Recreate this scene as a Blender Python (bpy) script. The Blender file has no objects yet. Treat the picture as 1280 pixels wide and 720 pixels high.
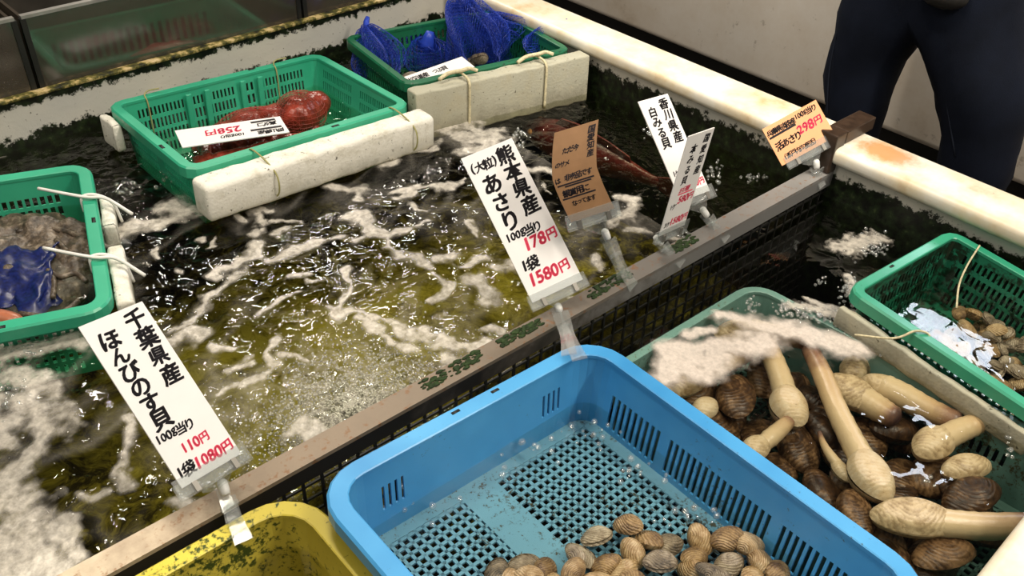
import bpy, bmesh, math, random
import numpy as np
from mathutils import Vector, Matrix, Euler

S = bpy.context.scene
COL = S.collection
R_ = math.radians
random.seed(7)

# ------------------------------------------------------------------ camera
CAM_H = 0.9                       # water surface is z = 0
FPX = 1135.2
CR = np.array([[0.73266367, 0.3946615, -0.55447835],
               [-0.67960123, 0.46815868, -0.56477395],
               [0.03668932, 0.79061353, 0.6112153]])
cd = bpy.data.cameras.new('camera')
cam = bpy.data.objects.new('camera', cd)
COL.objects.link(cam)
cd.sensor_width = 36.0
cd.lens = FPX / 1280 * 36
cd.clip_start = 0.02
M = Matrix(CR.tolist()).to_4x4()
M.translation = (0, 0, CAM_H)
cam.matrix_world = M
S.camera = cam

# ------------------------------------------------------------------ world, lights, exposure
W = bpy.data.worlds.new('world')
S.world = W
W.use_nodes = True
W.node_tree.nodes['Background'].inputs[0].default_value = (0.75, 0.78, 0.85, 1)
W.node_tree.nodes['Background'].inputs[1].default_value = 0.05
S.view_settings.view_transform = 'Standard'
S.view_settings.look = 'None'
S.view_settings.exposure = -0.18
S.view_settings.gamma = 1.0
S.view_settings.use_curve_mapping = False


def area(name, loc, target, sx, sy, e, col):
    l = bpy.data.lights.new(name, 'AREA')
    l.shape = 'RECTANGLE'
    l.size, l.size_y, l.energy, l.color = sx, sy, e, col
    o = bpy.data.objects.new(name, l)
    COL.objects.link(o)
    o.location = loc
    o.rotation_euler = (Vector(target) - Vector(loc)).to_track_quat('-Z', 'Y').to_euler()
    return o


def spot(name, loc, target, e, col, ang, blend, rad):
    l = bpy.data.lights.new(name, 'SPOT')
    l.energy, l.color, l.spot_size, l.spot_blend, l.shadow_soft_size = e, col, R_(ang), blend, rad
    o = bpy.data.objects.new(name, l)
    COL.objects.link(o)
    o.location = loc
    o.rotation_euler = (Vector(target) - Vector(loc)).to_track_quat('-Z', 'Y').to_euler()
    return o


WARM = (1.0, 0.90, 0.76)
area('ceiling_tube_front', (0.2, -0.7, 2.1), (0.6, 0.9, 0), 1.3, 0.16, 15, WARM)
area('ceiling_tube_overhead', (0.65, 1.0, 2.35), (0.75, 1.0, 0), 1.3, 0.14, 40, WARM)
area('ceiling_tube_left', (-0.9, 1.3, 2.1), (0.5, 1.2, 0), 0.16, 1.3, 22, WARM)
area('ceiling_tube_back', (2.1, 3.6, 2.3), (1.0, 1.2, 0), 1.3, 0.14, 60, WARM)
area('counter_fill_light', (1.55, -0.7, 2.2), (2.4, 1.1, 0), 0.14, 1.3, 60, WARM)  # added light that brightens the counter
area('daylight_window', (5.2, 1.25, 2.75), (1.3, 0.3, 0), 0.55, 0.9, 40, (0.80, 0.88, 1.0))
spot('rim_spotlight', (1.0, 0.2, 2.1), (1.50, 1.00, 0.1), 135, (1.0, 0.93, 0.82), 27, 0.7, 0.04)
spot('rail_patch_spot', (-0.55, 0.5, 1.9), (0.04, 0.64, 0.06), 130, (1.0, 0.92, 0.80), 10, 0.10, 0.02)  # added; its narrow cone edge stands in for a shadow edge on the rail


# ------------------------------------------------------------------ pixel helpers (1280 x 720 frame onto real planes)
def ray(px, py):
    return CR @ np.array([(px - 640) / FPX, -(py - 360) / FPX, -1.0])


def at(px, py, z=0.0):
    r = ray(px, py)
    t = (z - CAM_H) / r[2]
    return Vector((r[0] * t, r[1] * t, z))


def atp(px, py, axis, v):
    r = ray(px, py)
    o = np.array([0, 0, CAM_H])
    t = (v - o[axis]) / r[axis]
    return Vector((o + r * t).tolist())


# ------------------------------------------------------------------ numpy noise
_rng = np.random.RandomState(3)
_T = _rng.rand(256, 256)


def vnoise(x, y):
    xi = np.floor(x).astype(int)
    yi = np.floor(y).astype(int)
    fx, fy = x - xi, y - yi
    fx = fx * fx * (3 - 2 * fx)
    fy = fy * fy * (3 - 2 * fy)
    a = _T[yi % 256, xi % 256]
    b = _T[yi % 256, (xi + 1) % 256]
    c = _T[(yi + 1) % 256, xi % 256]
    d = _T[(yi + 1) % 256, (xi + 1) % 256]
    return (a * (1 - fx) + b * fx) * (1 - fy) + (c * (1 - fx) + d * fx) * fy


def fbm(x, y, o=4):
    s, a, t = 0.0, 0.5, 0.0
    for k in range(o):
        s = s + a * vnoise(x * 2 ** k + 17.3 * k, y * 2 ** k + 9.1 * k)
        t += a
        a *= 0.5
    return s / t - 0.5


# ------------------------------------------------------------------ materials
def new_mat(name):
    m = bpy.data.materials.new(name)
    m.use_nodes = True
    nt = m.node_tree
    for n in list(nt.nodes):
        nt.nodes.remove(n)
    out = nt.nodes.new('ShaderNodeOutputMaterial')
    return m, nt, out


class N:
    """tiny node helper"""

    def __init__(s, nt):
        s.nt = nt

    def __call__(s, typ, ins=None, **kw):
        n = s.nt.nodes.new('ShaderNode' + typ)
        for k, v in kw.items():
            setattr(n, k, v)
        for k, v in (ins or {}).items():
            if isinstance(v, bpy.types.NodeSocket):
                s.nt.links.new(v, n.inputs[k])
            else:
                n.inputs[k].default_value = v
        return n

    def ramp(s, fac, stops):
        n = s('ValToRGB', {0: fac})
        e = n.color_ramp.elements
        while len(e) < len(stops):
            e.new(0.5)
        for el, (p, c) in zip(e, stops):
            el.position = p
            el.color = (*c, 1) if len(c) == 3 else c
        return n.outputs[0]

    def mix(s, fac, a, b):
        n = s('Mix', data_type='RGBA')
        for sock, v in ((n.inputs[0], fac), (n.inputs[6], a), (n.inputs[7], b)):
            if isinstance(v, bpy.types.NodeSocket):
                s.nt.links.new(v, sock)
            else:
                sock.default_value = (*v, 1) if isinstance(v, tuple) and len(v) == 3 else v
        return n.outputs[2]

    def math(s, op, a, b=0.0, c=0.0):
        n = s('Math', operation=op)
        for i, v in enumerate((a, b, c)):
            if isinstance(v, bpy.types.NodeSocket):
                s.nt.links.new(v, n.inputs[i])
            else:
                n.inputs[i].default_value = v
        return n.outputs[0]

    def noise(s, scale, detail=3, rough=0.55, vec=None, dist=0.0, world=False):
        if vec is None:
            vec = s('NewGeometry').outputs['Position'] if world else s('TexCoord').outputs['Object']
        return s('TexNoise', {'Vector': vec, 'Scale': scale, 'Detail': detail, 'Roughness': rough, 'Distortion': dist}).outputs[0]


def principled(nt, out, col, rough=0.5, spec=0.5, bump=None, bstr=0.3, bdist=0.002, **extra):
    b = nt.nodes.new('ShaderNodeBsdfPrincipled')
    if isinstance(col, bpy.types.NodeSocket):
        nt.links.new(col, b.inputs['Base Color'])
    else:
        b.inputs['Base Color'].default_value = (*col, 1)
    if isinstance(rough, bpy.types.NodeSocket):
        nt.links.new(rough, b.inputs['Roughness'])
    else:
        b.inputs['Roughness'].default_value = rough
    b.inputs['Specular IOR Level'].default_value = spec
    for k, v in extra.items():
        b.inputs[k.replace('_', ' ')].default_value = v
    if bump is not None:
        n = nt.nodes.new('ShaderNodeBump')
        n.inputs['Strength'].default_value = bstr
        n.inputs['Distance'].default_value = bdist
        nt.links.new(bump, n.inputs['Height'])
        nt.links.new(n.outputs[0], b.inputs['Normal'])
    nt.links.new(b.outputs[0], out.inputs[0])
    return b


def plain(name, col, rough=0.5, spec=0.5, var=0.12, scale=30, **extra):
    m, nt, out = new_mat(name)
    n = N(nt)
    f = n.noise(scale)
    c = n.ramp(f, [(0.3, tuple(x * (1 - var) for x in col)), (0.7, tuple(min(1, x * (1 + var)) for x in col))])
    principled(nt, out, c, rough, spec, **extra)
    return m


def plastic(name, col, dirt=(0.05, 0.06, 0.02), amt=0.45, rough=0.32, dscale=24.0, tint=None):
    """coloured plastic with algae / dirt specks that have their own shape"""
    m, nt, out = new_mat(name)
    n = N(nt)
    f1 = n.noise(dscale * 6, 5, 0.7)
    f2 = n.noise(dscale * 0.35, 2, 0.5)
    mask = n.ramp(n.math('ADD', n.math('MULTIPLY', f1, 0.65), n.math('MULTIPLY', f2, 0.35)), [(amt + 0.13, (0, 0, 0)), (amt + 0.19, (1, 1, 1))])
    base = n.ramp(n.noise(7, 3), [(0.3, tuple(x * 0.9 for x in col)), (0.7, tint or tuple(min(1, x * 1.1) for x in col))])
    c = n.mix(mask, base, dirt)
    principled(nt, out, c, rough, 0.5, bump=f1, bstr=0.08, bdist=0.001)
    return m


def mat_foamblock(tone=1.0):
    m, nt, out = new_mat('styrofoam')
    n = N(nt)
    v = n('TexVoronoi', {'Scale': 220.0, 'Vector': n('TexCoord').outputs['Object']}).outputs[0]
    f1 = n.noise(28, 6, 0.7)
    f2 = n.noise(90, 5, 0.7)
    mask = n.ramp(f1, [(0.48, (0, 0, 0)), (0.66, (1, 1, 1))])
    mask2 = n.ramp(f2, [(0.62, (0, 0, 0)), (0.68, (1, 1, 1))])
    sp = n('SeparateXYZ', {0: n('NewGeometry').outputs['Position']}).outputs[2]
    low = n.ramp(n.math('ADD', n.math('MULTIPLY', sp, 11.0), n.math('MULTIPLY', f1, 1.0)), [(0.35, (1, 1, 1)), (0.85, (0, 0, 0))])
    c = n.mix(n.math('MULTIPLY', low, 0.7), (0.80 * tone, 0.78 * tone, 0.70 * tone ** 1.2), (0.20, 0.18, 0.12))
    c = n.mix(n.math('MULTIPLY', mask, 0.45), c, (0.42, 0.38, 0.26))
    c = n.mix(mask2, c, (0.10, 0.09, 0.06))
    principled(nt, out, c, 0.85, 0.2, bump=v, bstr=0.25, bdist=0.002)
    return m


def mat_tankwall(axis_top, low=0.030):
    """white gel-coat with black-green algae along the water line and under the lip"""
    m, nt, out = new_mat('tank_wall')
    n = N(nt)
    pos = n('NewGeometry').outputs['Position']
    z = n('SeparateXYZ', {0: pos}).outputs[2]
    f = n.noise(26, 6, 0.72, vec=pos)
    g = n.noise(120, 4, 0.7, vec=pos)
    fm = n.math('ADD', n.math('MULTIPLY', f, 0.7), n.math('MULTIPLY', g, 0.3))
    lo = n.math('SUBTRACT', n.math('ADD', 0.33, n.math('MULTIPLY', n.math('SUBTRACT', low, z), 9.0)), 0.0)
    hi = n.math('ADD', 0.34, n.math('MULTIPLY', n.math('SUBTRACT', z, axis_top - 0.024), 12.0))
    k = n.math('MAXIMUM', lo, hi)
    mask = n.ramp(n.math('SUBTRACT', n.math('ADD', k, fm), 0.5), [(0.34, (0, 0, 0)), (0.40, (1, 1, 1))])
    spots = n.ramp(g, [(0.66, (0, 0, 0)), (0.70, (1, 1, 1))])
    alg = n.ramp(n.noise(60, 4, vec=pos), [(0.40, (0.003, 0.004, 0.002)), (0.62, (0.012, 0.022, 0.007)), (0.78, (0.06, 0.075, 0.03))])
    base = n.ramp(n.noise(4, 3, vec=pos), [(0.3, (0.50, 0.50, 0.47)), (0.7, (0.64, 0.61, 0.53))])
    c = n.mix(n.math('MULTIPLY', spots, 0.8), base, (0.03, 0.035, 0.02))
    c = n.mix(mask, c, alg)
    principled(nt, out, c, 0.42, 0.4, bump=fm, bstr=0.4, bdist=0.004)
    return m


def mat_rim():
    m, nt, out = new_mat('rim_gelcoat')
    n = N(nt)
    pos = n('NewGeometry').outputs['Position']
    f = n.noise(9, 5, 0.65, vec=pos)
    g = n.noise(45, 4, 0.7, vec=pos)
    c = n.ramp(f, [(0.40, (0.80, 0.76, 0.66)), (0.58, (0.74, 0.64, 0.46)), (0.72, (0.60, 0.42, 0.22))])
    # rust stain beside the bracket, with a shape of its own
    mp = n('Mapping', {'Vector': pos, 'Location': (-1.512, -0.585, 0), 'Scale': (1, 1, 0)}).outputs[0]
    mp = n('VectorMath', {0: mp, 1: (20.0, 13.0, 0.0)}, operation='MULTIPLY').outputs[0]
    d = n('VectorMath', {0: mp}, operation='LENGTH').outputs['Value']
    d = n.math('ADD', d, n.math('MULTIPLY', n.math('SUBTRACT', g, 0.5), 0.9))
    st = n.ramp(d, [(0.45, (1, 1, 1)), (1.0, (0, 0, 0))])
    c = n.mix(n.math('MULTIPLY', st, 0.85), c, (0.50, 0.22, 0.04))
    sp = n.ramp(g, [(0.70, (0, 0, 0)), (0.74, (1, 1, 1))])
    c = n.mix(n.math('MULTIPLY', sp, 0.6), c, (0.25, 0.18, 0.10))
    principled(nt, out, c, 0.35, 0.5)
    return m


def mat_rail():
    m, nt, out = new_mat('tarnished_lit_end_steel')
    n = N(nt)
    pos = n('NewGeometry').outputs['Position']
    x = n('SeparateXYZ', {0: pos}).outputs[0]
    f = n.noise(18, 5, 0.7, vec=pos)
    g = n.noise(70, 4, 0.7, vec=pos)
    gx = n.math('ADD', n.math('MULTIPLY', x, 0.62), n.math('MULTIPLY', n.math('SUBTRACT', f, 0.5), 0.25))
    c = n.ramp(gx, [(0.0, (0.62, 0.52, 0.38)), (0.16, (0.26, 0.20, 0.14)), (0.42, (0.17, 0.135, 0.10)), (0.62, (0.15, 0.14, 0.13)), (0.9, (0.24, 0.23, 0.22))])  # tarnish tones; the cream left end paints the lit stretch
    rust = n.ramp(g, [(0.56, (0, 0, 0)), (0.66, (1, 1, 1))])
    c = n.mix(n.math('MULTIPLY', rust, 0.7), c, (0.20, 0.08, 0.02))
    principled(nt, out, c, 0.48, 0.5, bump=g, bstr=0.2, bdist=0.001, Metallic=0.15)
    return m


def mat_bottom():
    m, nt, out = new_mat('tank_bottom')
    n = N(nt)
    pos = n('NewGeometry').outputs['Position']
    warp = n('TexNoise', {'Vector': pos, 'Scale': 9.0, 'Detail': 3.0}).outputs[1]
    wv = n('VectorMath', {0: warp, 1: (0.10, 0.10, 0.0)}, operation='MULTIPLY').outputs[0]
    p2 = n('VectorMath', {0: pos, 1: wv}, operation='ADD').outputs[0]
    f = n.math('ADD', n.math('MULTIPLY', n.noise(12, 6, 0.7, vec=p2, dist=1.2), 0.62), n.math('MULTIPLY', n.noise(42, 5, 0.7, vec=p2, dist=0.8), 0.38))
    h = n.noise(2.3, 2, 0.5, vec=pos)
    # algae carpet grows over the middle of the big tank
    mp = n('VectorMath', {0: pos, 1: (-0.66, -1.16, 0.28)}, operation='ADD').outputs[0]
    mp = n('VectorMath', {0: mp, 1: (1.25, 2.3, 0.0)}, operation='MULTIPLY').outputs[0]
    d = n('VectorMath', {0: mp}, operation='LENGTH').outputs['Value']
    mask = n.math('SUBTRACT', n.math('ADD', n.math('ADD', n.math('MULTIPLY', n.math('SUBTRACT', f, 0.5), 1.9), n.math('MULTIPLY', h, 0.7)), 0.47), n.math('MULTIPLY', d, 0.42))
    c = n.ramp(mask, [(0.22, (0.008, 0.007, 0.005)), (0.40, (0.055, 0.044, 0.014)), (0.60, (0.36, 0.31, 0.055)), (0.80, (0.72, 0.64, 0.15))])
    principled(nt, out, c, 0.8, 0.2, bump=f, bstr=0.6, bdist=0.02)
    return m


def mat_water(name, bscale, bstr, tint, absorb, density, rough=0.02):
    m, nt, out = new_mat(name)
    n = N(nt)
    geo = n('NewGeometry')
    pos = geo.outputs['Position']
    f = n.noise(bscale, 2, 0.45, vec=pos, dist=0.6)
    bump = n('Bump', {'Strength': bstr, 'Distance': 0.01, 'Height': f}).outputs[0]
    dot = n('VectorMath', {0: bump, 1: geo.outputs['Incoming']}, operation='DOT_PRODUCT').outputs['Value']
    k = n.math('SUBTRACT', 1.0, n.math('ABSOLUTE', dot))
    fr = n.math('ADD', 0.022, n.math('MULTIPLY', n.math('POWER', k, 5.0), 0.9))
    tr = n('BsdfTransparent', {0: (*tint, 1)})
    gl = n('BsdfGlossy', {'Color': (1, 1, 1, 1), 'Roughness': rough, 'Normal': bump})
    mx = n('MixShader', {0: fr, 1: tr.outputs[0], 2: gl.outputs[0]})
    nt.links.new(mx.outputs[0], out.inputs[0])
    va = n('VolumeAbsorption', {'Color': (*absorb, 1), 'Density': density})
    nt.links.new(va.outputs[0], out.inputs[1])
    return m


def mat_clear(name, tint=(0.9, 0.92, 0.92), base=0.10, haze=0.12, rough=0.06, hazecol=(0.8, 0.82, 0.82)):
    """clear plastic / bubble: transparent with fresnel gloss and a little haze"""
    m, nt, out = new_mat(name)
    n = N(nt)
    lw = n('LayerWeight', {'Blend': 0.35}).outputs['Facing']
    fr = n.math('ADD', base, n.math('MULTIPLY', n.math('POWER', lw, 2.0), 0.45))
    tr = n('BsdfTransparent', {0: (*tint, 1)})
    di = n('BsdfDiffuse', {0: (*hazecol, 1)})
    gl = n('BsdfGlossy', {'Color': (1, 1, 1, 1), 'Roughness': rough})
    a = n('MixShader', {0: haze, 1: tr.outputs[0], 2: di.outputs[0]})
    b = n('MixShader', {0: fr, 1: a.outputs[0], 2: gl.outputs[0]})
    nt.links.new(b.outputs[0], out.inputs[0])
    return m


def mat_foam(name, col, fac0, fac1, scale):
    m, nt, out = new_mat(name)
    n = N(nt)
    pos = n('NewGeometry').outputs['Position']
    v = n('TexVoronoi', {'Vector': pos, 'Scale': scale}).outputs[0]
    f = n.noise(scale * 0.35, 4, 0.65, vec=pos)
    k = n.ramp(f, [(0.3, (fac0,) * 3), (0.65, (fac1,) * 3)])
    dens = n('Attribute', attribute_name='foam_amount').outputs['Fac']
    k = n.math('MULTIPLY', k, dens)
    bump = n('Bump', {'Strength': 0.3, 'Distance': 0.0012, 'Height': v}).outputs[0]
    di = n('BsdfPrincipled', {'Base Color': (*col, 1), 'Roughness': 0.35, 'Normal': bump})
    tr = n('BsdfTransparent', {0: (1, 1, 1, 1)})
    mx = n('MixShader', {0: k, 1: tr.outputs[0], 2: di.outputs[0]})
    nt.links.new(mx.outputs[0], out.inputs[0])
    return m


def mat_shell(name, c0, c1, c2, freq=140.0, bump=0.5):
    """growth rings round the umbo, different on every shell"""
    m, nt, out = new_mat(name)
    n = N(nt)
    oc = n('TexCoord').outputs['Object']
    rnd = n('ObjectInfo').outputs['Random']
    off = n('CombineXYZ', {0: n.math('MULTIPLY', rnd, 3.0), 1: n.math('MULTIPLY', rnd, 7.0), 2: 0.0}).outputs[0]
    oc2 = n('VectorMath', {0: oc, 1: off}, operation='ADD').outputs[0]
    d = n('VectorMath', {0: n('VectorMath', {0: oc, 1: (0.010, 0.014, 0.0)}, operation='SUBTRACT').outputs[0]}, operation='LENGTH').outputs['Value']
    f = n.noise(60, 5, 0.7, vec=oc2)
    w = n.math('SINE', n.math('MULTIPLY', n.math('ADD', d, n.math('MULTIPLY', f, 0.006)), freq * 6.283))
    w2 = n.math('ADD', n.math('MULTIPLY', w, 0.035), f)
    c = n.ramp(n.math('ADD', w2, n.math('MULTIPLY', n.math('SUBTRACT', rnd, 0.5), 0.22)), [(0.28, c0), (0.5, c1), (0.72, c2)])
    principled(nt, out, c, 0.38, 0.45, bump=w, bstr=bump, bdist=0.0012)
    return m


def mat_siphon():
    m, nt, out = new_mat('siphon_flesh')
    n = N(nt)
    t = n('Attribute', attribute_name='along').outputs['Fac']
    f = n.noise(45, 5, 0.65)
    c = n.ramp(n.math('ADD', t, n.math('MULTIPLY', n.math('SUBTRACT', f, 0.5), 0.30)), [(0.0, (0.58, 0.46, 0.28)), (0.45, (0.56, 0.43, 0.25)), (0.72, (0.46, 0.32, 0.17)), (0.86, (0.22, 0.12, 0.07)), (1.0, (0.06, 0.032, 0.03))])
    principled(nt, out, c, 0.35, 0.5, bump=f, bstr=0.35, bdist=0.003)
    return m


def mat_denim():
    m, nt, out = new_mat('denim')
    n = N(nt)
    oc = n('TexCoord').outputs['Object']
    f = n.noise(6, 4, 0.6, vec=oc)
    g = n.noise(420, 2, 0.6, vec=oc)
    c = n.ramp(n.math('ADD', n.math('MULTIPLY', f, 0.8), n.math('MULTIPLY', g, 0.2)), [(0.3, (0.0022, 0.0038, 0.009)), (0.7, (0.007, 0.011, 0.025))])
    principled(nt, out, c, 0.85, 0.2, bump=g, bstr=0.4, bdist=0.001)
    return m


MT = {}
MT['green'] = plastic('green_plastic', (0.030, 0.30, 0.175), (0.02, 0.05, 0.03), 0.50, tint=(0.05, 0.38, 0.23))
MT['green_pale'] = plastic('bright_green_plastic', (0.028, 0.36, 0.21), (0.02, 0.05, 0.03), 0.53, tint=(0.045, 0.42, 0.25))
MT['green_algae_murk'] = plastic('murk_dark_green_plastic', (0.016, 0.16, 0.09), (0.010, 0.022, 0.012), 0.33, dscale=10)  # darker green paints the shade of murky water into the sunken walls
MT['dgreen'] = plastic('dark_green_plastic', (0.008, 0.12, 0.055), (0.01, 0.02, 0.01), 0.45)
MT['blue'] = plastic('blue_plastic', (0.050, 0.30, 0.66), (0.05, 0.06, 0.05), 0.485, tint=(0.09, 0.40, 0.76))
MT['blue_floor'] = plastic('pale_blue_plastic', (0.17, 0.40, 0.56), (0.07, 0.065, 0.035), 0.41)
MT['teal'] = plastic('pale_teal_plastic', (0.17, 0.33, 0.30), (0.10, 0.085, 0.035), 0.42, rough=0.4)
MT['yellow'] = plastic('yellow_plastic', (0.52, 0.42, 0.05), (0.035, 0.055, 0.008), 0.39, dscale=20, tint=(0.60, 0.50, 0.07))
MT['styro'] = mat_foamblock()
MT['styro_grey'] = mat_foamblock(0.52)  # same foam with a darker base tone
MT['wall'] = mat_tankwall(0.105)
MT['wall_right'] = mat_tankwall(0.20, 0.058)
MT['rim'] = mat_rim()
MT['rail'] = mat_rail()
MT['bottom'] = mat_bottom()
MT['black'] = plain('black_plastic', (0.012, 0.012, 0.011), 0.45, 0.4)
MT['bronze'] = plain('brown_painted_steel', (0.036, 0.021, 0.013), 0.38, 0.5, 0.35, 60)
MT['card'] = plain('white_card', (0.76, 0.74, 0.73), 0.55, 0.3, 0.02)
MT['orange_card'] = plain('orange_card', (0.74, 0.36, 0.17), 0.55, 0.3, 0.03)
MT['brown_card'] = plain('kraft_card', (0.25, 0.135, 0.062), 0.6, 0.3, 0.10)
MT['ink'] = plain('black_marker', (0.012, 0.010, 0.014), 0.6, 0.2, 0.0)
MT['red_ink'] = plain('red_marker', (0.86, 0.075, 0.15), 0.6, 0.2, 0.0)
MT['clear'] = mat_clear('clear_acrylic', base=0.02, haze=0.09, rough=0.10, hazecol=(0.9, 0.9, 0.88))
MT['white_joint'] = plain('milky_plastic', (0.80, 0.80, 0.78), 0.35, 0.5, 0.03)
MT['metal'] = plain('clip_metal', (0.20, 0.19, 0.17), 0.4, 0.5, 0.1, Metallic=0.5)
MT['bubble'] = mat_clear('bubble_film', (0.95, 0.96, 0.96), base=0.12, haze=0.12, rough=0.03)
MT['plume'] = mat_clear('air_bubbles', (0.80, 0.80, 0.76), base=0.08, haze=0.62, rough=0.1, hazecol=(0.78, 0.76, 0.70))
MT['foam'] = mat_foam('sea_foam', (0.58, 0.54, 0.47), 0.45, 0.95, 260.0)
MT['froth'] = mat_foam('dense_froth', (0.66, 0.59, 0.53), 0.74, 1.0, 420.0)
MT['water_big'] = mat_water('choppy_water', 30.0, 0.75, (0.93, 0.94, 0.88), (0.52, 0.50, 0.22), 3.0)
MT['water_calm'] = mat_water('calm_water', 22.0, 0.20, (0.94, 0.94, 0.90), (0.42, 0.45, 0.38), 4.0)
MT['string'] = plain('olive_string', (0.34, 0.32, 0.14), 0.8, 0.2)
MT['white_string'] = plain('white_cord', (0.78, 0.77, 0.73), 0.8, 0.2)
MT['rope'] = plain('hemp_rope', (0.58, 0.52, 0.34), 0.9, 0.2, 0.25, 200)
MT['net_blue'] = plain('blue_net_cord', (0.016, 0.050, 0.42), 0.4, 0.5, 0.25)
MT['net_red'] = plain('red_net_cord', (0.36, 0.045, 0.030), 0.4, 0.5, 0.2)
MT['algae'] = plain('green_algae_murk', (0.016, 0.034, 0.007), 0.7, 0.3, 0.6, 120)
MT['counter'] = None
MT['denim'] = mat_denim()
MT['shell_tan'] = mat_shell('tan_shell', (0.10, 0.055, 0.025), (0.34, 0.22, 0.10), (0.58, 0.44, 0.26), 420)
MT['shell_grey'] = mat_shell('grey_shell', (0.05, 0.04, 0.03), (0.24, 0.19, 0.13), (0.50, 0.43, 0.32), 420)
MT['shell_brown'] = mat_shell('brown_shell', (0.014, 0.007, 0.004), (0.062, 0.030, 0.012), (0.26, 0.15, 0.07), 220, 0.25)
MT['shell_cream'] = mat_shell('cream_shell', (0.26, 0.18, 0.09), (0.54, 0.42, 0.25), (0.62, 0.52, 0.35), 300, 0.2)
MT['siphon'] = mat_siphon()


# ------------------------------------------------------------------ object helpers
def tag(o, label=None, cat=None, group=None, kind=None):
    if label:
        o['label'] = label
    if cat:
        o['category'] = cat
    if group:
        o['group'] = group
    if kind:
        o['kind'] = kind
    return o


def empty(name, loc=(0, 0, 0), rot=(0, 0, 0)):
    o = bpy.data.objects.new(name, None)
    o.empty_display_size = 0.02
    COL.objects.link(o)
    o.location = loc
    o.rotation_euler = rot
    return o


def link(name, mesh, mat=None, parent=None, smooth=False):
    if mat is not None and not mesh.materials:
        mesh.materials.append(mat)
    if smooth:
        mesh.polygons.foreach_set('use_smooth', [True] * len(mesh.polygons))
    o = bpy.data.objects.new(name, mesh)
    COL.objects.link(o)
    if parent is not None:
        o.parent = parent
    return o


class MB:
    """collects primitive shapes into one mesh"""

    def __init__(s):
        s.v, s.f = [], []

    def add(s, vs, fs):
        o = len(s.v)
        s.v += [tuple(v) for v in vs]
        s.f += [tuple(i + o for i in f) for f in fs]
        return s

    def box(s, a, b, mat=None):
        x0, y0, z0 = a
        x1, y1, z1 = b
        vs = [Vector(p) for p in ((x0, y0, z0), (x1, y0, z0), (x1, y1, z0), (x0, y1, z0), (x0, y0, z1), (x1, y0, z1), (x1, y1, z1), (x0, y1, z1))]
        if mat is not None:
            vs = [mat @ v for v in vs]
        return s.add(vs, [(3, 2, 1, 0), (4, 5, 6, 7), (0, 1, 5, 4), (1, 2, 6, 5), (2, 3, 7, 6), (3, 0, 4, 7)])

    def tube(s, pts, rad, seg=8, cap=True, attr=None):
        pts = [Vector(p) for p in pts]
        n = len(pts)
        if not hasattr(rad, '__len__'):
            rad = [rad] * n
        t0 = (pts[1] - pts[0]).normalized()
        u = t0.orthogonal().normalized()
        rings = []
        for i in range(n):
            t = (pts[min(i + 1, n - 1)] - pts[max(i - 1, 0)]).normalized()
            u = (u - t * u.dot(t)).normalized()
            w = t.cross(u)
            for k in range(seg):
                a = 2 * math.pi * k / seg
                rings.append(pts[i] + (u * math.cos(a) + w * math.sin(a)) * rad[i])
        fs = []
        for i in range(n - 1):
            for k in range(seg):
                k2 = (k + 1) % seg
                fs.append((i * seg + k, i * seg + k2, (i + 1) * seg + k2, (i + 1) * seg + k))
        if cap:
            fs.append(tuple(reversed(range(seg))))
            fs.append(tuple((n - 1) * seg + k for k in range(seg)))
        return s.add(rings, fs)

    def mesh(s, name):
        m = bpy.data.meshes.new(name)
        m.from_pydata(s.v, [], s.f)
        m.update()
        return m

    def build(s, name, mat, parent=None, smooth=False):
        return link(name, s.mesh(name), mat, parent, smooth)


def bevel_mesh(mesh, w, seg=2):
    bm = bmesh.new()
    bm.from_mesh(mesh)
    bmesh.ops.bevel(bm, geom=list(bm.edges), offset=w, segments=seg, affect='EDGES', profile=0.5)
    bm.to_mesh(mesh)
    bm.free()
    return mesh


def block(name, a, b, mat, parent=None, bev=0.004, smooth=True):
    mb = MB().box(a, b)
    m = mb.mesh(name)
    if bev:
        bevel_mesh(m, bev, 3)
    return link(name, m, mat, parent, smooth)


def catmull(pts, n=6):
    P = [Vector(p) for p in pts]
    P = [P[0] * 2 - P[1]] + P + [P[-1] * 2 - P[-2]]
    out = []
    for i in range(1, len(P) - 2):
        for k in range(n):
            t = k / n
            a, b, c, d = P[i - 1], P[i], P[i + 1], P[i + 2]
            out.append(0.5 * ((2 * b) + (c - a) * t + (2 * a - 5 * b + 4 * c - d) * t * t + (3 * b - 3 * c + d - a) * t ** 3))
    out.append(P[-2])
    return out


def bake(o, name):
    """apply the modifiers of a temporary object and return the mesh"""
    bpy.context.view_layer.update()
    dg = bpy.context.evaluated_depsgraph_get()
    m = bpy.data.meshes.new_from_object(o.evaluated_get(dg))
    m.name = name
    bpy.data.objects.remove(o)
    return m


def remeshed(mb, voxel, smooth_it=6, noise_amp=0.0, noise_scale=20):
    o = link('temporary', mb.mesh('temporary'))
    r = o.modifiers.new('r', 'REMESH')
    r.mode = 'VOXEL'
    r.voxel_size = voxel
    s = o.modifiers.new('s', 'SMOOTH')
    s.iterations = smooth_it
    m = bake(o, 'body')
    if noise_amp:
        co = np.empty(len(m.vertices) * 3)
        m.vertices.foreach_get('co', co)
        nn = np.empty(len(m.vertices) * 3)
        m.vertices.foreach_get('normal', nn)
        co = co.reshape(-1, 3)
        nn = nn.reshape(-1, 3)
        d = fbm(co[:, 0] * noise_scale + co[:, 2] * noise_scale * 0.7, co[:, 1] * noise_scale, 4)
        co = co + nn * d[:, None] * noise_amp
        m.vertices.foreach_set('co', co.ravel())
        m.update()
    return m


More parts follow.
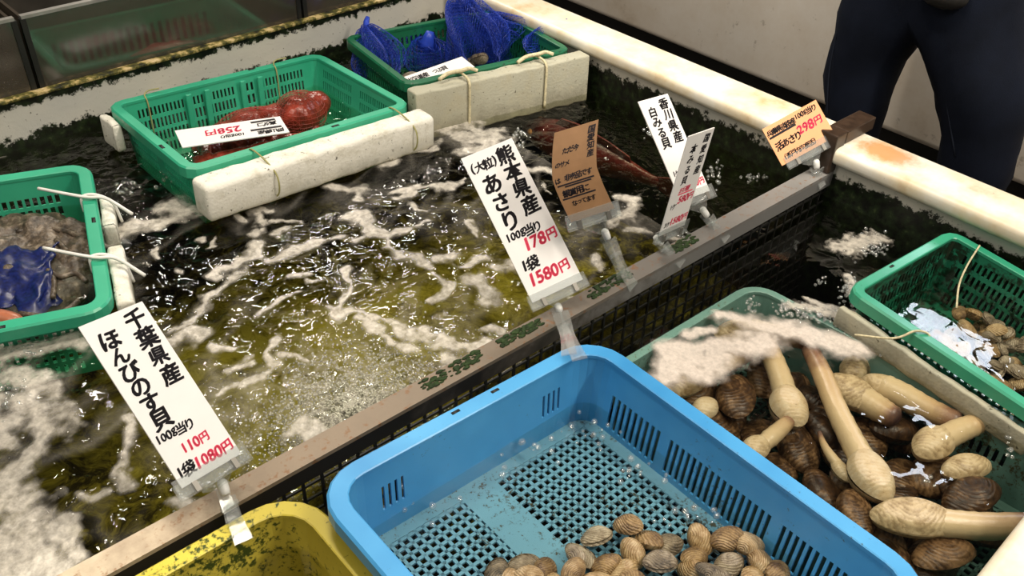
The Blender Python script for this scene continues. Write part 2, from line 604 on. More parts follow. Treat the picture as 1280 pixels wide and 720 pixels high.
def ball(mb, c, r, seg=14, rings=9, rot=None):
    c = Vector(c)
    vs = []
    for i in range(rings + 1):
        th = math.pi * i / rings
        for k in range(seg):
            a = 2 * math.pi * k / seg
            p = Vector((r[0] * math.sin(th) * math.cos(a), r[1] * math.sin(th) * math.sin(a), r[2] * math.cos(th)))
            if rot is not None:
                p = rot @ p
            vs.append(c + p)
    fs = []
    for i in range(rings):
        for k in range(seg):
            k2 = (k + 1) % seg
            fs.append((i * seg + k, (i + 1) * seg + k, (i + 1) * seg + k2, i * seg + k2))
    mb.add(vs, fs)


# ================================================================== STRUCTURE
XL, XR = -0.36, 1.468      # inner faces of the tank
YF, YB = 0.0, 1.77
ZB = -0.30
RIMZ = 0.11

# room floor
m, nt, out = new_mat('wet_concrete')
n = N(nt)
f = n.noise(3, 5, 0.6, world=True)
principled(nt, out, n.ramp(f, [(0.3, (0.05, 0.045, 0.04)), (0.7, (0.12, 0.11, 0.095))]), n.ramp(f, [(0.4, (0.25,) * 3), (0.6, (0.6,) * 3)]), 0.5)
MT['floor'] = m
mb = MB().box((-3, -2.5, -0.64), (4.5, 4.5, -0.60))
tag(mb.build('floor', MT['floor']), kind='structure')

# the tank
tank = empty('fish_tank', (0.55, 0.9, -0.60))
tag(tank, 'large white fibreglass seafood tank with a thick cream rim and algae stained walls', 'tank')


def tpart(name, a, b, mat, bev=0.0, parent=None):
    o = block(name, a, b, mat, None, bev, bev > 0)
    o.parent = parent or tank
    o.matrix_parent_inverse = (parent or tank).matrix_world.inverted() if False else Matrix.Translation((-0.55, -0.9, 0.60))
    return o


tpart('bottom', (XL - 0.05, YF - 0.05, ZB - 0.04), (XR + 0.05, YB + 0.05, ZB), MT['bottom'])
tpart('back_wall', (XL - 0.05, YB, -0.34), (XR + 0.05, YB + 0.014, 0.096), MT['wall'])
tpart('right_wall', (XR, YF - 0.05, -0.34), (XR + 0.05, YB, RIMZ - 0.012), MT['wall_right'])
tpart('front_wall', (XL - 0.05, YF - 0.05, -0.34), (XR, YF, 0.0655), MT['wall'])
tpart('left_wall', (XL - 0.05, YF, -0.34), (XL, YB, RIMZ - 0.012), MT['wall'])
tpart('leg', (XL, YF, -0.60), (XL + 0.08, YF + 0.08, -0.34), MT['wall'])
tpart('leg', (XR - 0.08, YF, -0.60), (XR, YF + 0.08, -0.34), MT['wall'])
tpart('leg', (XL, YB - 0.08, -0.60), (XL + 0.08, YB, -0.34), MT['wall'])
tpart('leg', (XR - 0.08, YB - 0.08, -0.60), (XR, YB, -0.34), MT['wall'])
# rim cap on the right: flat top with a rounded inner lip
tpart('right_rim', (1.448, -0.05, RIMZ - 0.032), (1.556, 2.3, RIMZ), MT['rim'], 0.011)
tpart('front_rim', (XL - 0.09, -0.045, 0.066), (1.4475, 0.066, 0.098), MT['rim'], 0.011)
tpart('left_rim', (XL - 0.09, 0.0665, RIMZ - 0.032), (XL + 0.02, 2.3, RIMZ), MT['rim'], 0.011)

# back ledge: beige lip with green-black growth
m, nt, out = new_mat('ledge')
n = N(nt)
pos = n('NewGeometry').outputs['Position']
f = n.noise(30, 6, 0.7, vec=pos)
c = n.ramp(f, [(0.40, (0.012, 0.014, 0.008)), (0.50, (0.11, 0.10, 0.02)), (0.56, (0.45, 0.34, 0.14)), (0.72, (0.68, 0.55, 0.36))])
principled(nt, out, c, 0.6, 0.3, bump=f, bstr=0.4, bdist=0.004)
MT['ledge'] = m
tpart('back_ledge', (XL - 0.05, YB - 0.004, 0.0962), (1.447, YB + 0.0145, 0.1030), MT['ledge'], 0.002)
tpart('back_shelf', (XL - 0.05, YB + 0.0145, -0.09), (1.447, 2.30, -0.06), MT['wall'])

# counter opposite
m, nt, out = new_mat('stained_white_panel')
n = N(nt)
pos = n('NewGeometry').outputs['Position']
f = n.noise(2.2, 6, 0.7, vec=pos)
g = n.noise(26, 4, 0.7, vec=pos)
c = n.ramp(f, [(0.38, (0.80, 0.75, 0.68)), (0.60, (0.70, 0.62, 0.52)), (0.78, (0.48, 0.38, 0.27))])
c = n.mix(n.math('MULTIPLY', n.ramp(g, [(0.62, (0, 0, 0)), (0.72, (1, 1, 1))]), 0.5), c, (0.25, 0.20, 0.14))
principled(nt, out, c, 0.5, 0.4)
MT['counter'] = m
cn = empty('serving_counter', (2.75, 1.2, -0.60))
tag(cn, 'long cream white counter with brown stains on its side panel, behind the standing person', 'counter')
cn_inv = Matrix.Translation((-2.75, -1.2, 0.60))


def cpart(name, a, b, mat, bev=0.0):
    o = block(name, a, b, mat, cn, bev, bev > 0)
    o.matrix_parent_inverse = cn_inv
    return o


cpart('side_panel', (2.41, -0.6, -0.30), (3.1, 3.2, 0.42), MT['counter'], 0.02)
cpart('gap_shade_block', (2.52, -0.55, -0.60), (3.05, 3.15, -0.301), MT['black'])  # black block stands in for the shade in the gap below the panel
cpart('counter_top', (2.38, -0.64, 0.421), (3.13, 3.24, 0.45), MT['counter'], 0.008)

# ================================================================== DIVIDER
RY = lambda x: 0.6955 - 0.0285 * (x - 0.5)      # centre line of the rail
dv = empty('tank_divider', (0.55, RY(0.55), ZB))
tag(dv, 'rusty steel divider rail holding a black plastic mesh fence across the tank', 'divider')
D_inv = Matrix.Translation((-0.55, -RY(0.55), -ZB))
yaw = math.atan(-0.0285)
RM = Matrix.Translation((0.5, RY(0.5), 0)) @ Matrix.Rotation(yaw, 4, 'Z')


def dpart(mb, name, mat, bev=0.0):
    me = mb.mesh(name)
    if bev:
        bevel_mesh(me, bev, 2)
    o = link(name, me, mat, dv)
    o.matrix_parent_inverse = D_inv
    return o


mb = MB()
mb.box((-0.84, -0.0165, 0.052), (0.975, 0.0165, 0.058), RM)
dpart(mb, 'rail', MT['rail'])
mr, nt, out = new_mat('shade_painted_steel')
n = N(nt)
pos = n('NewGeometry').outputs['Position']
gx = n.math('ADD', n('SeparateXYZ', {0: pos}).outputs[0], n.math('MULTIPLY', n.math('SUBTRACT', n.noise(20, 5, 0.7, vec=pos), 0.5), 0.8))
principled(nt, out, n.ramp(gx, [(0.55, (0.014, 0.012, 0.010)), (0.80, (0.06, 0.05, 0.04)), (1.0, (0.17, 0.165, 0.16))]), 0.5, 0.5)  # shaded left and lit right of the lip painted into its colour
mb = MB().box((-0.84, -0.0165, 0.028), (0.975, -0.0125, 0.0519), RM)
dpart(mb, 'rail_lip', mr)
mb = MB()                                            # mesh fence: 2 cm squares
px = -0.83
while px < 0.965:
    mb.box((px, -0.0125, -0.295), (px + 0.0036, -0.0090, 0.052), RM)
    px += 0.0265
z = 0.012
while z > -0.29:
    mb.box((-0.84, -0.0120, z), (0.97, -0.0095, z + 0.0036), RM)
    z -= 0.0255
o = dpart(mb, 'mesh_fence', MT['black'])
tag(o, kind='stuff')
mb = MB().box((0.945, -0.017, 0.0585), (0.978, 0.020, 0.137), RM)
mb.box((0.9781, -0.017, 0.1105), (1.075, 0.020, 0.137), RM)
dpart(mb, 'hook_bracket', MT['bronze'], 0.0025)
# algae tufts lying along the rail
for k, (x0, x1, w) in enumerate(((0.525, 0.63, 0.010), (0.66, 0.74, 0.008), (0.84, 0.93, 0.010), (1.03, 1.09, 0.010))):
    mb = MB()
    for j in range(90):
        t = random.random()
        x = x0 + (x1 - x0) * t
        y = RY(x) + 0.004 + random.uniform(-w, w)
        r = random.uniform(0.0012, 0.0034)
        ball(mb, (x, y, 0.058 + r * 0.2), (r * 2.0, r, r * 0.6), 6, 4)
    o = link('algae_tuft', mb.mesh('algae_tuft'), MT['algae'], dv, True)
    o.matrix_parent_inverse = D_inv


# ================================================================== BASKETS
def basket(name, label, pos, yaw, tx, ty, w, d, h, mat, fmat, rimw=0.016, cr=0.02, taper=0.06, slots=None, pitch=0.012, bar=0.0035, bands=(), t=0.0025, rimmat=None, ridge=None):
    """pos is the centre of the rim; sides 0:-y 1:+x 2:+y 3:-x; slots[side] = [(u0,u1,n,v0,v1,duty)] in fractions"""
    E = Matrix.Rotation(R_(yaw), 4, 'Z') @ Matrix.Rotation(R_(ty), 4, 'Y') @ Matrix.Rotation(R_(tx), 4, 'X')
    base = Vector(pos) + E @ Vector((0, 0, -h))
    root = empty(name, base, E.to_euler())
    tag(root, label, 'basket')
    a, b = w / 2 - rimw, d / 2 - rimw
    slots = slots or {}
    zc = {0.0, 1.0}
    for sl in slots.values():
        for (_, _, _, v0, v1, _) in sl:
            zc |= {round(v0, 4), round(v1, 4)}
    zc = sorted(zc)
    cols = []                               # boundary points x,y,nx,ny,side,frac
    lens = [2 * (a - cr), 2 * (b - cr), 2 * (a - cr), 2 * (b - cr)]
    starts = [(-(a - cr), -b), (a, -(b - cr)), (a - cr, b), (-a, b - cr)]
    dirs = [(1, 0), (0, 1), (-1, 0), (0, -1)]
    nrm = [(0, -1), (1, 0), (0, 1), (-1, 0)]
    cen = [(a - cr, -(b - cr)), (a - cr, b - cr), (-(a - cr), b - cr), (-(a - cr), -(b - cr))]
    for sd in range(4):
        cuts = {0.0, 1.0}
        for (u0, u1, k, v0, v1, duty) in slots.get(sd, ()):
            st = (u1 - u0) / k
            for i in range(k):
                c0 = u0 + st * (i + 0.5 - duty / 2)
                cuts |= {round(c0, 5), round(c0 + st * duty, 5)}
        for c in sorted(cuts):
            cols.append((starts[sd][0] + dirs[sd][0] * lens[sd] * c, starts[sd][1] + dirs[sd][1] * lens[sd] * c, nrm[sd][0], nrm[sd][1], sd, c))
        n0 = math.atan2(nrm[sd][1], nrm[sd][0])
        ns = 5 if cr > 0.02 else 3
        for i in range(1, ns):
            an = n0 + math.pi / 2 * i / ns
            cols.append((cen[sd][0] + cr * math.cos(an), cen[sd][1] + cr * math.sin(an), math.cos(an), math.sin(an), -1, 0))
    nc, nr = len(cols), len(zc)

    def hole(i, j):
        s, c0 = cols[i][4], cols[i][5]
        i2 = (i + 1) % nc
        if s < 0 or cols[i2][4] != s:
            return False
        um = (c0 + cols[i2][5]) / 2
        vm = (zc[j] + zc[j + 1]) / 2
        for (u0, u1, k, v0, v1, duty) in slots.get(s, ()):
            if v0 < vm < v1 and u0 < um < u1:
                x = ((um - u0) / ((u1 - u0) / k)) % 1.0
                if abs(x - 0.5) < duty / 2:
                    return True
        return False
    vs = []
    for off in (0.0, -t):
        for (x, y, nx, ny, *_r) in cols:
            for v in zc:
                o = off - taper * h * (1 - v)
                vs.append((x + nx * o, y + ny * o, v * h))
    A = lambda i, j: (i % nc) * nr + j
    B = lambda i, j: nc * nr + (i % nc) * nr + j
    H = [[hole(i, j) for j in range(nr - 1)] for i in range(nc)]
    fs = []
    for i in range(nc):
        for j in range(nr - 1):
            if H[i][j]:
                continue
            fs.append((A(i, j), A(i + 1, j), A(i + 1, j + 1), A(i, j + 1)))
            fs.append((B(i, j + 1), B(i + 1, j + 1), B(i + 1, j), B(i, j)))
            if H[i - 1][j]:
                fs.append((A(i, j), A(i, j + 1), B(i, j + 1), B(i, j)))
            if H[(i + 1) % nc][j]:
                fs.append((A(i + 1, j + 1), A(i + 1, j), B(i + 1, j), B(i + 1, j + 1)))
            if j == 0 or H[i][j - 1]:
                fs.append((A(i, j), B(i, j), B(i + 1, j), A(i + 1, j)))
            if j == nr - 2 or H[i][j + 1]:
                fs.append((A(i, j + 1), A(i + 1, j + 1), B(i + 1, j + 1), B(i, j + 1)))
    link('side_wall', MB().add(vs, fs).mesh('side_wall'), mat, root)
    # rim: swept profile
    prof = [(-t - 0.0015, h), (-t, h + 0.001), (rimw - 0.003, h + 0.001), (rimw, h - 0.002), (rimw, h - 0.020), (rimw - 0.003, h - 0.020), (rimw - 0.003, h - 0.005), (0.0005, h - 0.005), (-t - 0.0015, h - 0.005)]
    per = [c for c in cols if c[4] < 0 or c[5] in (0.0, 1.0)]
    vs, fs = [], []
    k = len(prof)
    for (x, y, nx, ny, *_r) in per:
        for (o, zz) in prof:
            vs.append((x + nx * o, y + ny * o, zz))
    for i in range(len(per)):
        i2 = (i + 1) % len(per)
        for j in range(k):
            j2 = (j + 1) % k
            fs.append((i * k + j, i * k + j2, i2 * k + j2, i2 * k + j))
    rim = link('rim', MB().add(vs, fs).mesh('rim'), rimmat or mat, root)
    # black blocks on the rim flange paint the dark inside its small slots
    for (sx, sy, lx, ly) in (ridge or ()):
        o = block('rim_slot_dark', (sx * w / 2 - lx, sy * d / 2 - ly, h + 0.0006), (sx * w / 2 + lx, sy * d / 2 + ly, h + 0.0016), MT['black'], rim, 0)
    # floor grid
    ins = taper * h
    fa, fb = a - ins, b - ins
    mb = MB()
    th = 0.003
    x = -fa
    while x < fa:
        if not any(u0 - bar < x / w < u1 for (ax, u0, u1) in bands if ax == 0):
            mb.box((x, -fb, 0), (x + bar, fb, th))
        x += pitch
    y = -fb
    while y < fb:
        mb.box((-fa, y, 0), (fa, y + bar, th))
        y += pitch
    for (ax, u0, u1) in bands:
        if ax == 0:
            mb.box((u0 * w, -fb, -0.0003), (u1 * w, fb, th + 0.0003))
        else:
            mb.box((-fa, u0 * d, -0.0003), (fa, u1 * d, th + 0.0003))
    e = 0.020
    for bx in (((-fa, -fb), (fa, -fb + e)), ((-fa, fb - e), (fa, fb)), ((-fa, -fb), (-fa + e, fb)), ((fa - e, -fb), (fa, fb))):
        mb.box((*bx[0], -0.0004), (*bx[1], th + 0.0004))
    mb.build('floor_grid', fmat, root)
    root['h'] = h
    return root


def float_bar(root, a, b, bev=0.012, name='float', mat='styro'):
    me = MB().box(a, b).mesh(name)
    bm = bmesh.new()
    bm.from_mesh(me)
    L = max(range(3), key=lambda i: b[i] - a[i])
    eds = [e for e in bm.edges if abs((e.verts[0].co - e.verts[1].co)[L]) > 1e-4]
    bmesh.ops.subdivide_edges(bm, edges=eds, cuts=24)
    bmesh.ops.bevel(bm, geom=[e for e in bm.edges if e.calc_face_angle(0) > 1.0], offset=bev, segments=3, affect='EDGES', profile=0.5)
    for v in bm.verts:
        q = v.co
        d = float(fbm(np.array(q[0] * 45 + q[2] * 20), np.array(q[1] * 45 + q[2] * 31), 3))
        v.co = q + Vector((d, d, d)) * 0.005
    bm.to_mesh(me)
    bm.free()
    return link(name, me, MT[mat], root, True)


def tie(root, pts, r, mat, name='tie_string', n=6):
    return MB().tube(catmull(pts, n), r, 6).build(name, mat, root, True)


def rows(u0, u1, n, vs, duty=0.5):
    return [(u0, u1, n, v0, v1, duty) for (v0, v1) in vs]


# --- green basket with the red octopus bag
hv = [(0.06, 0.22), (0.27, 0.43), (0.48, 0.64), (0.70, 0.84)]
g3 = rows(0.05, 0.30, 12, hv) + rows(0.34, 0.42, 3, hv) + rows(0.45, 0.68, 11, hv) + rows(0.72, 0.96, 12, hv)
g2 = rows(0.05, 0.45, 15, hv) + rows(0.55, 0.95, 15, hv)
G1 = basket('plastic_basket', 'bright green floating basket holding a red octopus bag and a white price card', (0.773, 1.514, 0.075), -1.0, -1.7, 2.2, 0.479, 0.352, 0.125,
            MT['green_pale'], MT['green'], 0.016, 0.018, 0.10, {0: g3, 2: g3, 1: g2, 3: g2}, 0.011, 0.003,
            ridge=((0.25, -0.965, 0.008, 0.003), (-0.972, -0.35, 0.003, 0.008), (0.3, 0.965, 0.008, 0.003)))
fl = float_bar(G1, (-0.238, -0.232, 0.048), (0.252, -0.1775, 0.118), 0.010)
for x in (-0.115, 0.19):
    tie(fl, [(x, -0.150, 0.112), (x, -0.168, 0.1285), (x + 0.004, -0.205, 0.1225), (x + 0.008, -0.238, 0.104), (x + 0.008, -0.240, 0.07), (x + 0.006, -0.215, 0.045)], 0.0016, MT['string'])
f2 = float_bar(G1, (-0.258, 0.10, 0.055), (-0.241, 0.165, 0.112), 0.005)
for x in (-0.165, 0.12):
    tie(G1, [(x, 0.150, 0.05), (x, 0.152, 0.115), (x, 0.162, 0.129), (x + 0.012, 0.172, 0.132), (x + 0.030, 0.160, 0.137)], 0.0014, MT['string'])
for x in (-0.085, -0.045, 0.035, 0.075):                                # pillars moulded into the long wall
    block('wall_rib', (x - 0.006, 0.140, 0.004), (x + 0.006, 0.147, 0.118), MT['green_pale'], G1, 0.002)

# --- green basket at the left with the net bag
hv2 = [(0.08, 0.20), (0.25, 0.37), (0.42, 0.54), (0.59, 0.71)]
LG = basket('plastic_basket', 'green floating basket with white cord ties holding a net bag of grey shellfish', (0.143, 1.401, 0.06), -19.0, 3.2, 1.1, 0.47, 0.413, 0.14,
            MT['green_pale'], MT['green'], 0.018, 0.022, 0.09, {0: rows(0.05, 0.95, 30, hv2), 2: rows(0.05, 0.48, 14, hv2, 0.62) + rows(0.55, 0.95, 14, hv2, 0.62), 1: rows(0.06, 0.94, 24, hv2), 3: rows(0.06, 0.94, 24, hv2)}, 0.012, 0.0035,
            ridge=((0.962, 0.12, 0.003, 0.007), (0.35, -0.962, 0.010, 0.003)))
fl = float_bar(LG, (0.2365, -0.185, 0.070), (0.262, -0.035, 0.128), 0.006)
float_bar(LG, (0.2365, 0.03, 0.070), (0.258, 0.12, 0.122), 0.006)
for y in (-0.085, 0.085):
    tie(LG, [(0.150, y + 0.045, 0.150), (0.19, y + 0.015, 0.151), (0.222, y, 0.147), (0.25, y - 0.008, 0.144), (0.285, y - 0.045, 0.130)], 0.0028, MT['white_string'], 'cord_tie')
    tie(LG, [(0.212, y, 0.120), (0.214, y + 0.004, 0.146), (0.236, y + 0.004, 0.1465), (0.258, y - 0.002, 0.130), (0.266, y - 0.004, 0.09)], 0.0026, MT['white_string'], 'cord_loop')
tie(LG, [(0.02, 0.165, 0.085), (0.03, 0.176, 0.125), (0.035, 0.190, 0.145), (0.036, 0.210, 0.140)], 0.003, MT['clear'], 'cable_tie')

# --- dark green basket with blue nets
DG = basket('plastic_basket', 'dark green basket with a foam board on its side, full of blue net bags', (1.255, 1.492, 0.085), -10.9, -2.5, 0.4, 0.413, 0.319, 0.13,
            MT['dgreen'], MT['dgreen'], 0.013, 0.016, 0.08, {0: rows(0.06, 0.94, 26, hv), 2: rows(0.06, 0.94, 26, hv), 1: rows(0.06, 0.94, 20, hv), 3: rows(0.06, 0.94, 20, hv)}, 0.012, 0.0035)
fl = float_bar(DG, (-0.205, -0.2005, 0.020), (0.225, -0.1605, 0.126), 0.004, mat='styro_grey')
for x in (-0.085, 0.105):
    tie(fl, [(x, -0.205, 0.03), (x + 0.001, -0.2055, 0.09), (x + 0.001, -0.203, 0.129), (x, -0.175, 0.137), (x - 0.002, -0.150, 0.133), (x - 0.002, -0.142, 0.115)], 0.0030, MT['rope'], 'rope_loop')
    tie(fl, [(x - 0.055, -0.178, 0.136), (x - 0.03, -0.172, 0.142), (x, -0.178, 0.145), (x + 0.02, -0.172, 0.143), (x + 0.035, -0.180, 0.138)], 0.0042, MT['rope'], 'rope_knot')

# --- blue basket
bs = {2: [(0.06, 0.17, 4, 0.36, 0.68, 0.42), (0.83, 0.94, 4, 0.36, 0.68, 0.42)],
      1: [(0.02, 0.29, 12, 0.10, 0.58, 0.55), (0.32, 0.72, 17, 0.10, 0.58, 0.55), (0.75, 0.975, 9, 0.10, 0.58, 0.55)]}
bs[0] = bs[2]
bs[3] = bs[1]
BL = basket('plastic_basket', 'big sky blue basket with slotted sides holding a few tan clams', (0.524, 0.353, 0.09), -2.1, -0.3, 2.1, 0.455, 0.53, 0.118,
            MT['blue'], MT['blue_floor'], 0.020, 0.040, 0.07, bs, 0.0118, 0.0045, bands=((0, -0.085, 0.035),), t=0.003,
            ridge=((-0.1, 0.965, 0.006, 0.002), (0.18, 0.965, 0.006, 0.002)))
# --- yellow basket
YL = basket('plastic_basket', 'yellow basket smeared with green algae next to the blue basket', (0.103, 0.415, 0.055), -1.6, 0, 0, 0.42, 0.52, 0.15,
            MT['yellow'], MT['yellow'], 0.018, 0.048, 0.05, {2: rows(0.30, 0.98, 16, [(0.15, 0.55)]), 1: rows(0.05, 0.9, 20, [(0.15, 0.55)]), 0: rows(0.05, 0.9, 16, [(0.15, 0.55)]), 3: rows(0.05, 0.9, 20, [(0.15, 0.55)])}, 0.013, 0.004, t=0.003)
# --- pale teal basket
TL = basket('plastic_basket', 'pale teal sunken basket crowded with geoducks and brown clams', (0.953, 0.310, 0.008), -1.3, -2.7, 1.5, 0.39, 0.580, 0.13,
            MT['teal'], MT['teal'], 0.012, 0.036, 0.05, {1: rows(0.15, 0.62, 20, [(0.42, 0.60)]), 2: rows(0.1, 0.9, 14, [(0.30, 0.50)])}, 0.013, 0.005, t=0.003)
# --- right green basket
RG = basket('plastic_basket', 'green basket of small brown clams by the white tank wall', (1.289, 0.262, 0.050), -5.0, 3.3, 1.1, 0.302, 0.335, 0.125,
            MT['green_algae_murk'], MT['green_algae_murk'], 0.014, 0.014, 0.10, {0: rows(0.06, 0.94, 22, hv), 1: rows(0.06, 0.94, 26, hv), 2: rows(0.06, 0.94, 22, hv), 3: rows(0.06, 0.94, 22, hv)}, 0.011, 0.003,
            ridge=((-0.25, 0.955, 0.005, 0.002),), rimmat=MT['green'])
fl = float_bar(RG, (-0.164, -0.16, 0.062), (-0.1515, 0.160, 0.098), 0.003, mat='styro_grey')
tie(fl, [(-0.20, 0.105, 0.100), (-0.175, 0.06, 0.116), (-0.15, 0.045, 0.130), (-0.135, 0.03, 0.126), (-0.150, 0.02, 0.112)], 0.0018, MT['rope'])
tie(RG, [(0.02, 0.06, 0.085), (0.06, 0.085, 0.098), (0.10, 0.10, 0.112), (0.142, 0.11, 0.130)], 0.0016, MT['rope'])


# ================================================================== WATER
def sm(a, b, x):
    t = np.clip((x - a) / (b - a), 0, 1)
    return t * t * (3 - 2 * t)


BOIL = at(440, 500)


def height(x, y):
    """water surface height"""
    left = sm(0.66, 0.74, y)
    ca, sa = math.cos(0.5), math.sin(0.5)
    u, v = x * ca + y * sa, -x * sa + y * ca
    wx = fbm(x * 5, y * 5, 2) * 0.25
    h = 0.0075 * fbm(u * 9 + wx * 8, v * 24 + wx * 6, 3) + 0.0062 * fbm(x * 30, y * 40, 2)
    calm = sm(1.50, 1.72, y) * 0.5
    far = sm(1.0, 1.35, x) * 0.45
    h = h * (1 - np.minimum(0.8, calm + far))
    d = np.hypot((x - BOIL.x), (y - BOIL.y))
    k = np.exp(-(d / 0.14) ** 2)
    h = h + k * (0.016 * fbm(x * 36, y * 36, 4) + 0.005)
    rgt = 0.0050 * fbm(x * 13, y * 8, 2) + 0.0005 * fbm(x * 60, y * 60, 2)
    return left * h + (1 - left) * rgt


def water(name, x0, x1, y0, y1, step, mat, label):
    nx, ny = int((x1 - x0) / step) + 1, int((y1 - y0) / step) + 1
    gx, gy = np.meshgrid(np.linspace(x0, x1, nx), np.linspace(y0, y1, ny), indexing='ij')
    z = height(gx, gy)
    V = np.stack([gx, gy, z], -1).reshape(-1, 3)
    i, j = np.meshgrid(np.arange(nx - 1), np.arange(ny - 1), indexing='ij')
    q = (i * ny + j).ravel()
    F = np.stack([q, q + ny, q + ny + 1, q + 1], -1)
    # skirt and bottom so the volume is closed
    ring = [k * ny for k in range(nx)] + [(nx - 1) * ny + k for k in range(1, ny)] + [k * ny + ny - 1 for k in range(nx - 2, -1, -1)] + [k for k in range(ny - 2, 0, -1)]
    base = len(V)
    low = V[ring].copy()
    low[:, 2] = ZB - 0.02
    V = np.vstack([V, low])
    nr = len(ring)
    fs = F.tolist()
    for a in range(nr):
        b = (a + 1) % nr
        fs.append((ring[b], ring[a], base + a, base + b))
    fs.append(tuple(base + k for k in range(nr))[::-1])
    me = bpy.data.meshes.new(name)
    me.from_pydata(V.tolist(), [], fs)
    me.update()
    o = link(name, me, mat, None, True)
    tag(o, label, 'water', kind='stuff')
    return o


water('water', XL - 0.01, XR + 0.01, 0.6955, YB + 0.01, 0.0048, MT['water_big'], 'choppy olive green water in the big tank beyond the divider rail')
water('water', XL - 0.01, XR + 0.01, YF - 0.01, 0.6945, 0.007, MT['water_calm'], 'calm dark water around the blue and teal baskets')

# ------------------------------------------------------------------ foam
STROKES = [   # pixel polyline in the photograph's frame, half width in px
    ([(135, 298), (165, 292), (205, 278), (255, 262)], 11), ([(205, 262), (235, 254)], 13), ([(250, 262), (300, 250), (335, 236)], 5),
    ([(280, 268), (295, 274), (302, 280)], 4), ([(310, 257), (345, 262)], 4), ([(318, 262), (326, 284)], 7), ([(340, 278), (366, 276)], 4), ([(312, 300), (330, 288)], 5),
    ([(338, 328), (365, 315), (395, 304), (416, 301)], 6), ([(270, 341), (298, 341), (318, 320), (312, 312)], 7), ([(300, 345), (284, 362), (246, 390), (225, 408)], 6),
    ([(352, 348), (378, 344)], 4), ([(325, 390), (348, 374), (365, 368)], 3.5), ([(382, 354), (392, 350)], 5), ([(195, 312), (198, 325)], 4), ([(238, 298), (246, 299)], 5),
    ([(232, 340), (240, 342)], 5), ([(180, 335), (190, 338)], 5), ([(155, 318), (152, 340)], 6), ([(345, 296), (356, 289)], 5), ([(258, 312), (266, 300)], 3),
    ([(535, 160), (575, 155), (612, 168), (606, 186)], 13), ([(575, 172), (610, 178)], 14), ([(545, 184), (505, 190), (470, 205)], 6), ([(590, 192), (600, 185)], 12),
    ([(400, 218), (440, 203), (478, 188)], 4), ([(412, 232), (440, 240), (455, 236)], 6), ([(495, 240), (540, 235), (562, 231)], 4), ([(500, 250), (528, 242)], 4), ([(448, 253), (452, 240)], 3),
    ([(428, 275), (450, 272), (458, 290), (440, 302)], 7), ([(458, 290), (490, 297), (505, 292), (532, 278)], 6), ([(580, 278), (594, 294)], 4), ([(515, 260), (530, 265)], 4), ([(565, 228), (580, 222)], 4),
    ([(655, 212), (690, 216), (704, 226), (706, 242)], 8), ([(676, 232), (684, 240)], 5), ([(695, 256), (712, 260)], 5), ([(610, 410), (620, 414)], 5),
    ([(485, 300), (500, 318), (525, 326), (538, 338)], 7), ([(545, 348), (562, 358), (552, 366), (538, 376)], 5), ([(585, 355), (606, 362), (617, 374)], 9), ([(552, 325), (566, 318)], 6), ([(616, 340), (640, 334)], 5), ([(590, 332), (598, 328)], 5),
    ([(426, 338), (428, 362), (420, 380), (404, 392)], 7), ([(404, 393), (440, 393), (478, 404), (520, 420), (566, 427), (600, 431)], 8), ([(440, 400), (470, 412), (500, 430), (530, 436)], 6), ([(560, 440), (566, 456)], 8), ([(575, 432), (610, 424)], 6),
    ([(356, 420), (346, 444), (328, 470), (312, 482)], 5), ([(278, 462), (316, 449)], 5), ([(200, 424), (232, 414), (250, 420)], 7), ([(258, 432), (292, 432)], 4), ([(360, 447), (382, 453)], 4), ([(265, 490), (300, 478)], 4),
    ([(0, 446), (40, 438), (84, 424)], 13), ([(10, 470), (40, 480), (46, 520), (40, 560), (25, 600), (12, 625)], 18), ([(0, 500), (10, 560)], 14), ([(30, 650), (50, 690), (80, 715)], 22), ([(5, 690), (20, 712)], 30),
    ([(160, 528), (156, 556), (146, 585), (166, 602)], 7), ([(135, 612), (118, 620), (95, 622)], 6), ([(82, 660), (100, 690)], 8), ([(362, 548), (378, 541), (398, 550)], 7), ([(236, 622), (252, 630)], 7),
    ([(766, 246), (796, 250), (782, 268), (768, 276)], 9), ([(785, 290), (806, 291)], 5), ([(744, 322), (752, 332)], 6), ([(840, 300), (858, 304)], 4), ([(770, 262), (772, 282)], 5),
    ([(634, 118), (662, 112), (694, 118)], 8), ([(560, 145), (580, 135)], 4),
    ([(0, 192), (22, 186)], 4),
]
FROTH = [([(897, 394), (930, 400), (965, 408), (1010, 422), (1066, 440)], 11), ([(828, 478), (845, 450), (880, 446), (905, 440), (955, 424)], 13), ([(838, 466), (880, 464), (900, 452)], 11), ([(870, 425), (890, 415)], 6)]
RAFT = [([(988, 380), (1040, 394), (1082, 410)], 7), ([(1098, 418), (1140, 440)], 5), ([(1160, 458), (1178, 466)], 4), ([(1066, 312), (1100, 302)], 11), ([(1060, 352), (1064, 370)], 6), ([(1020, 378), (1060, 392)], 5)]


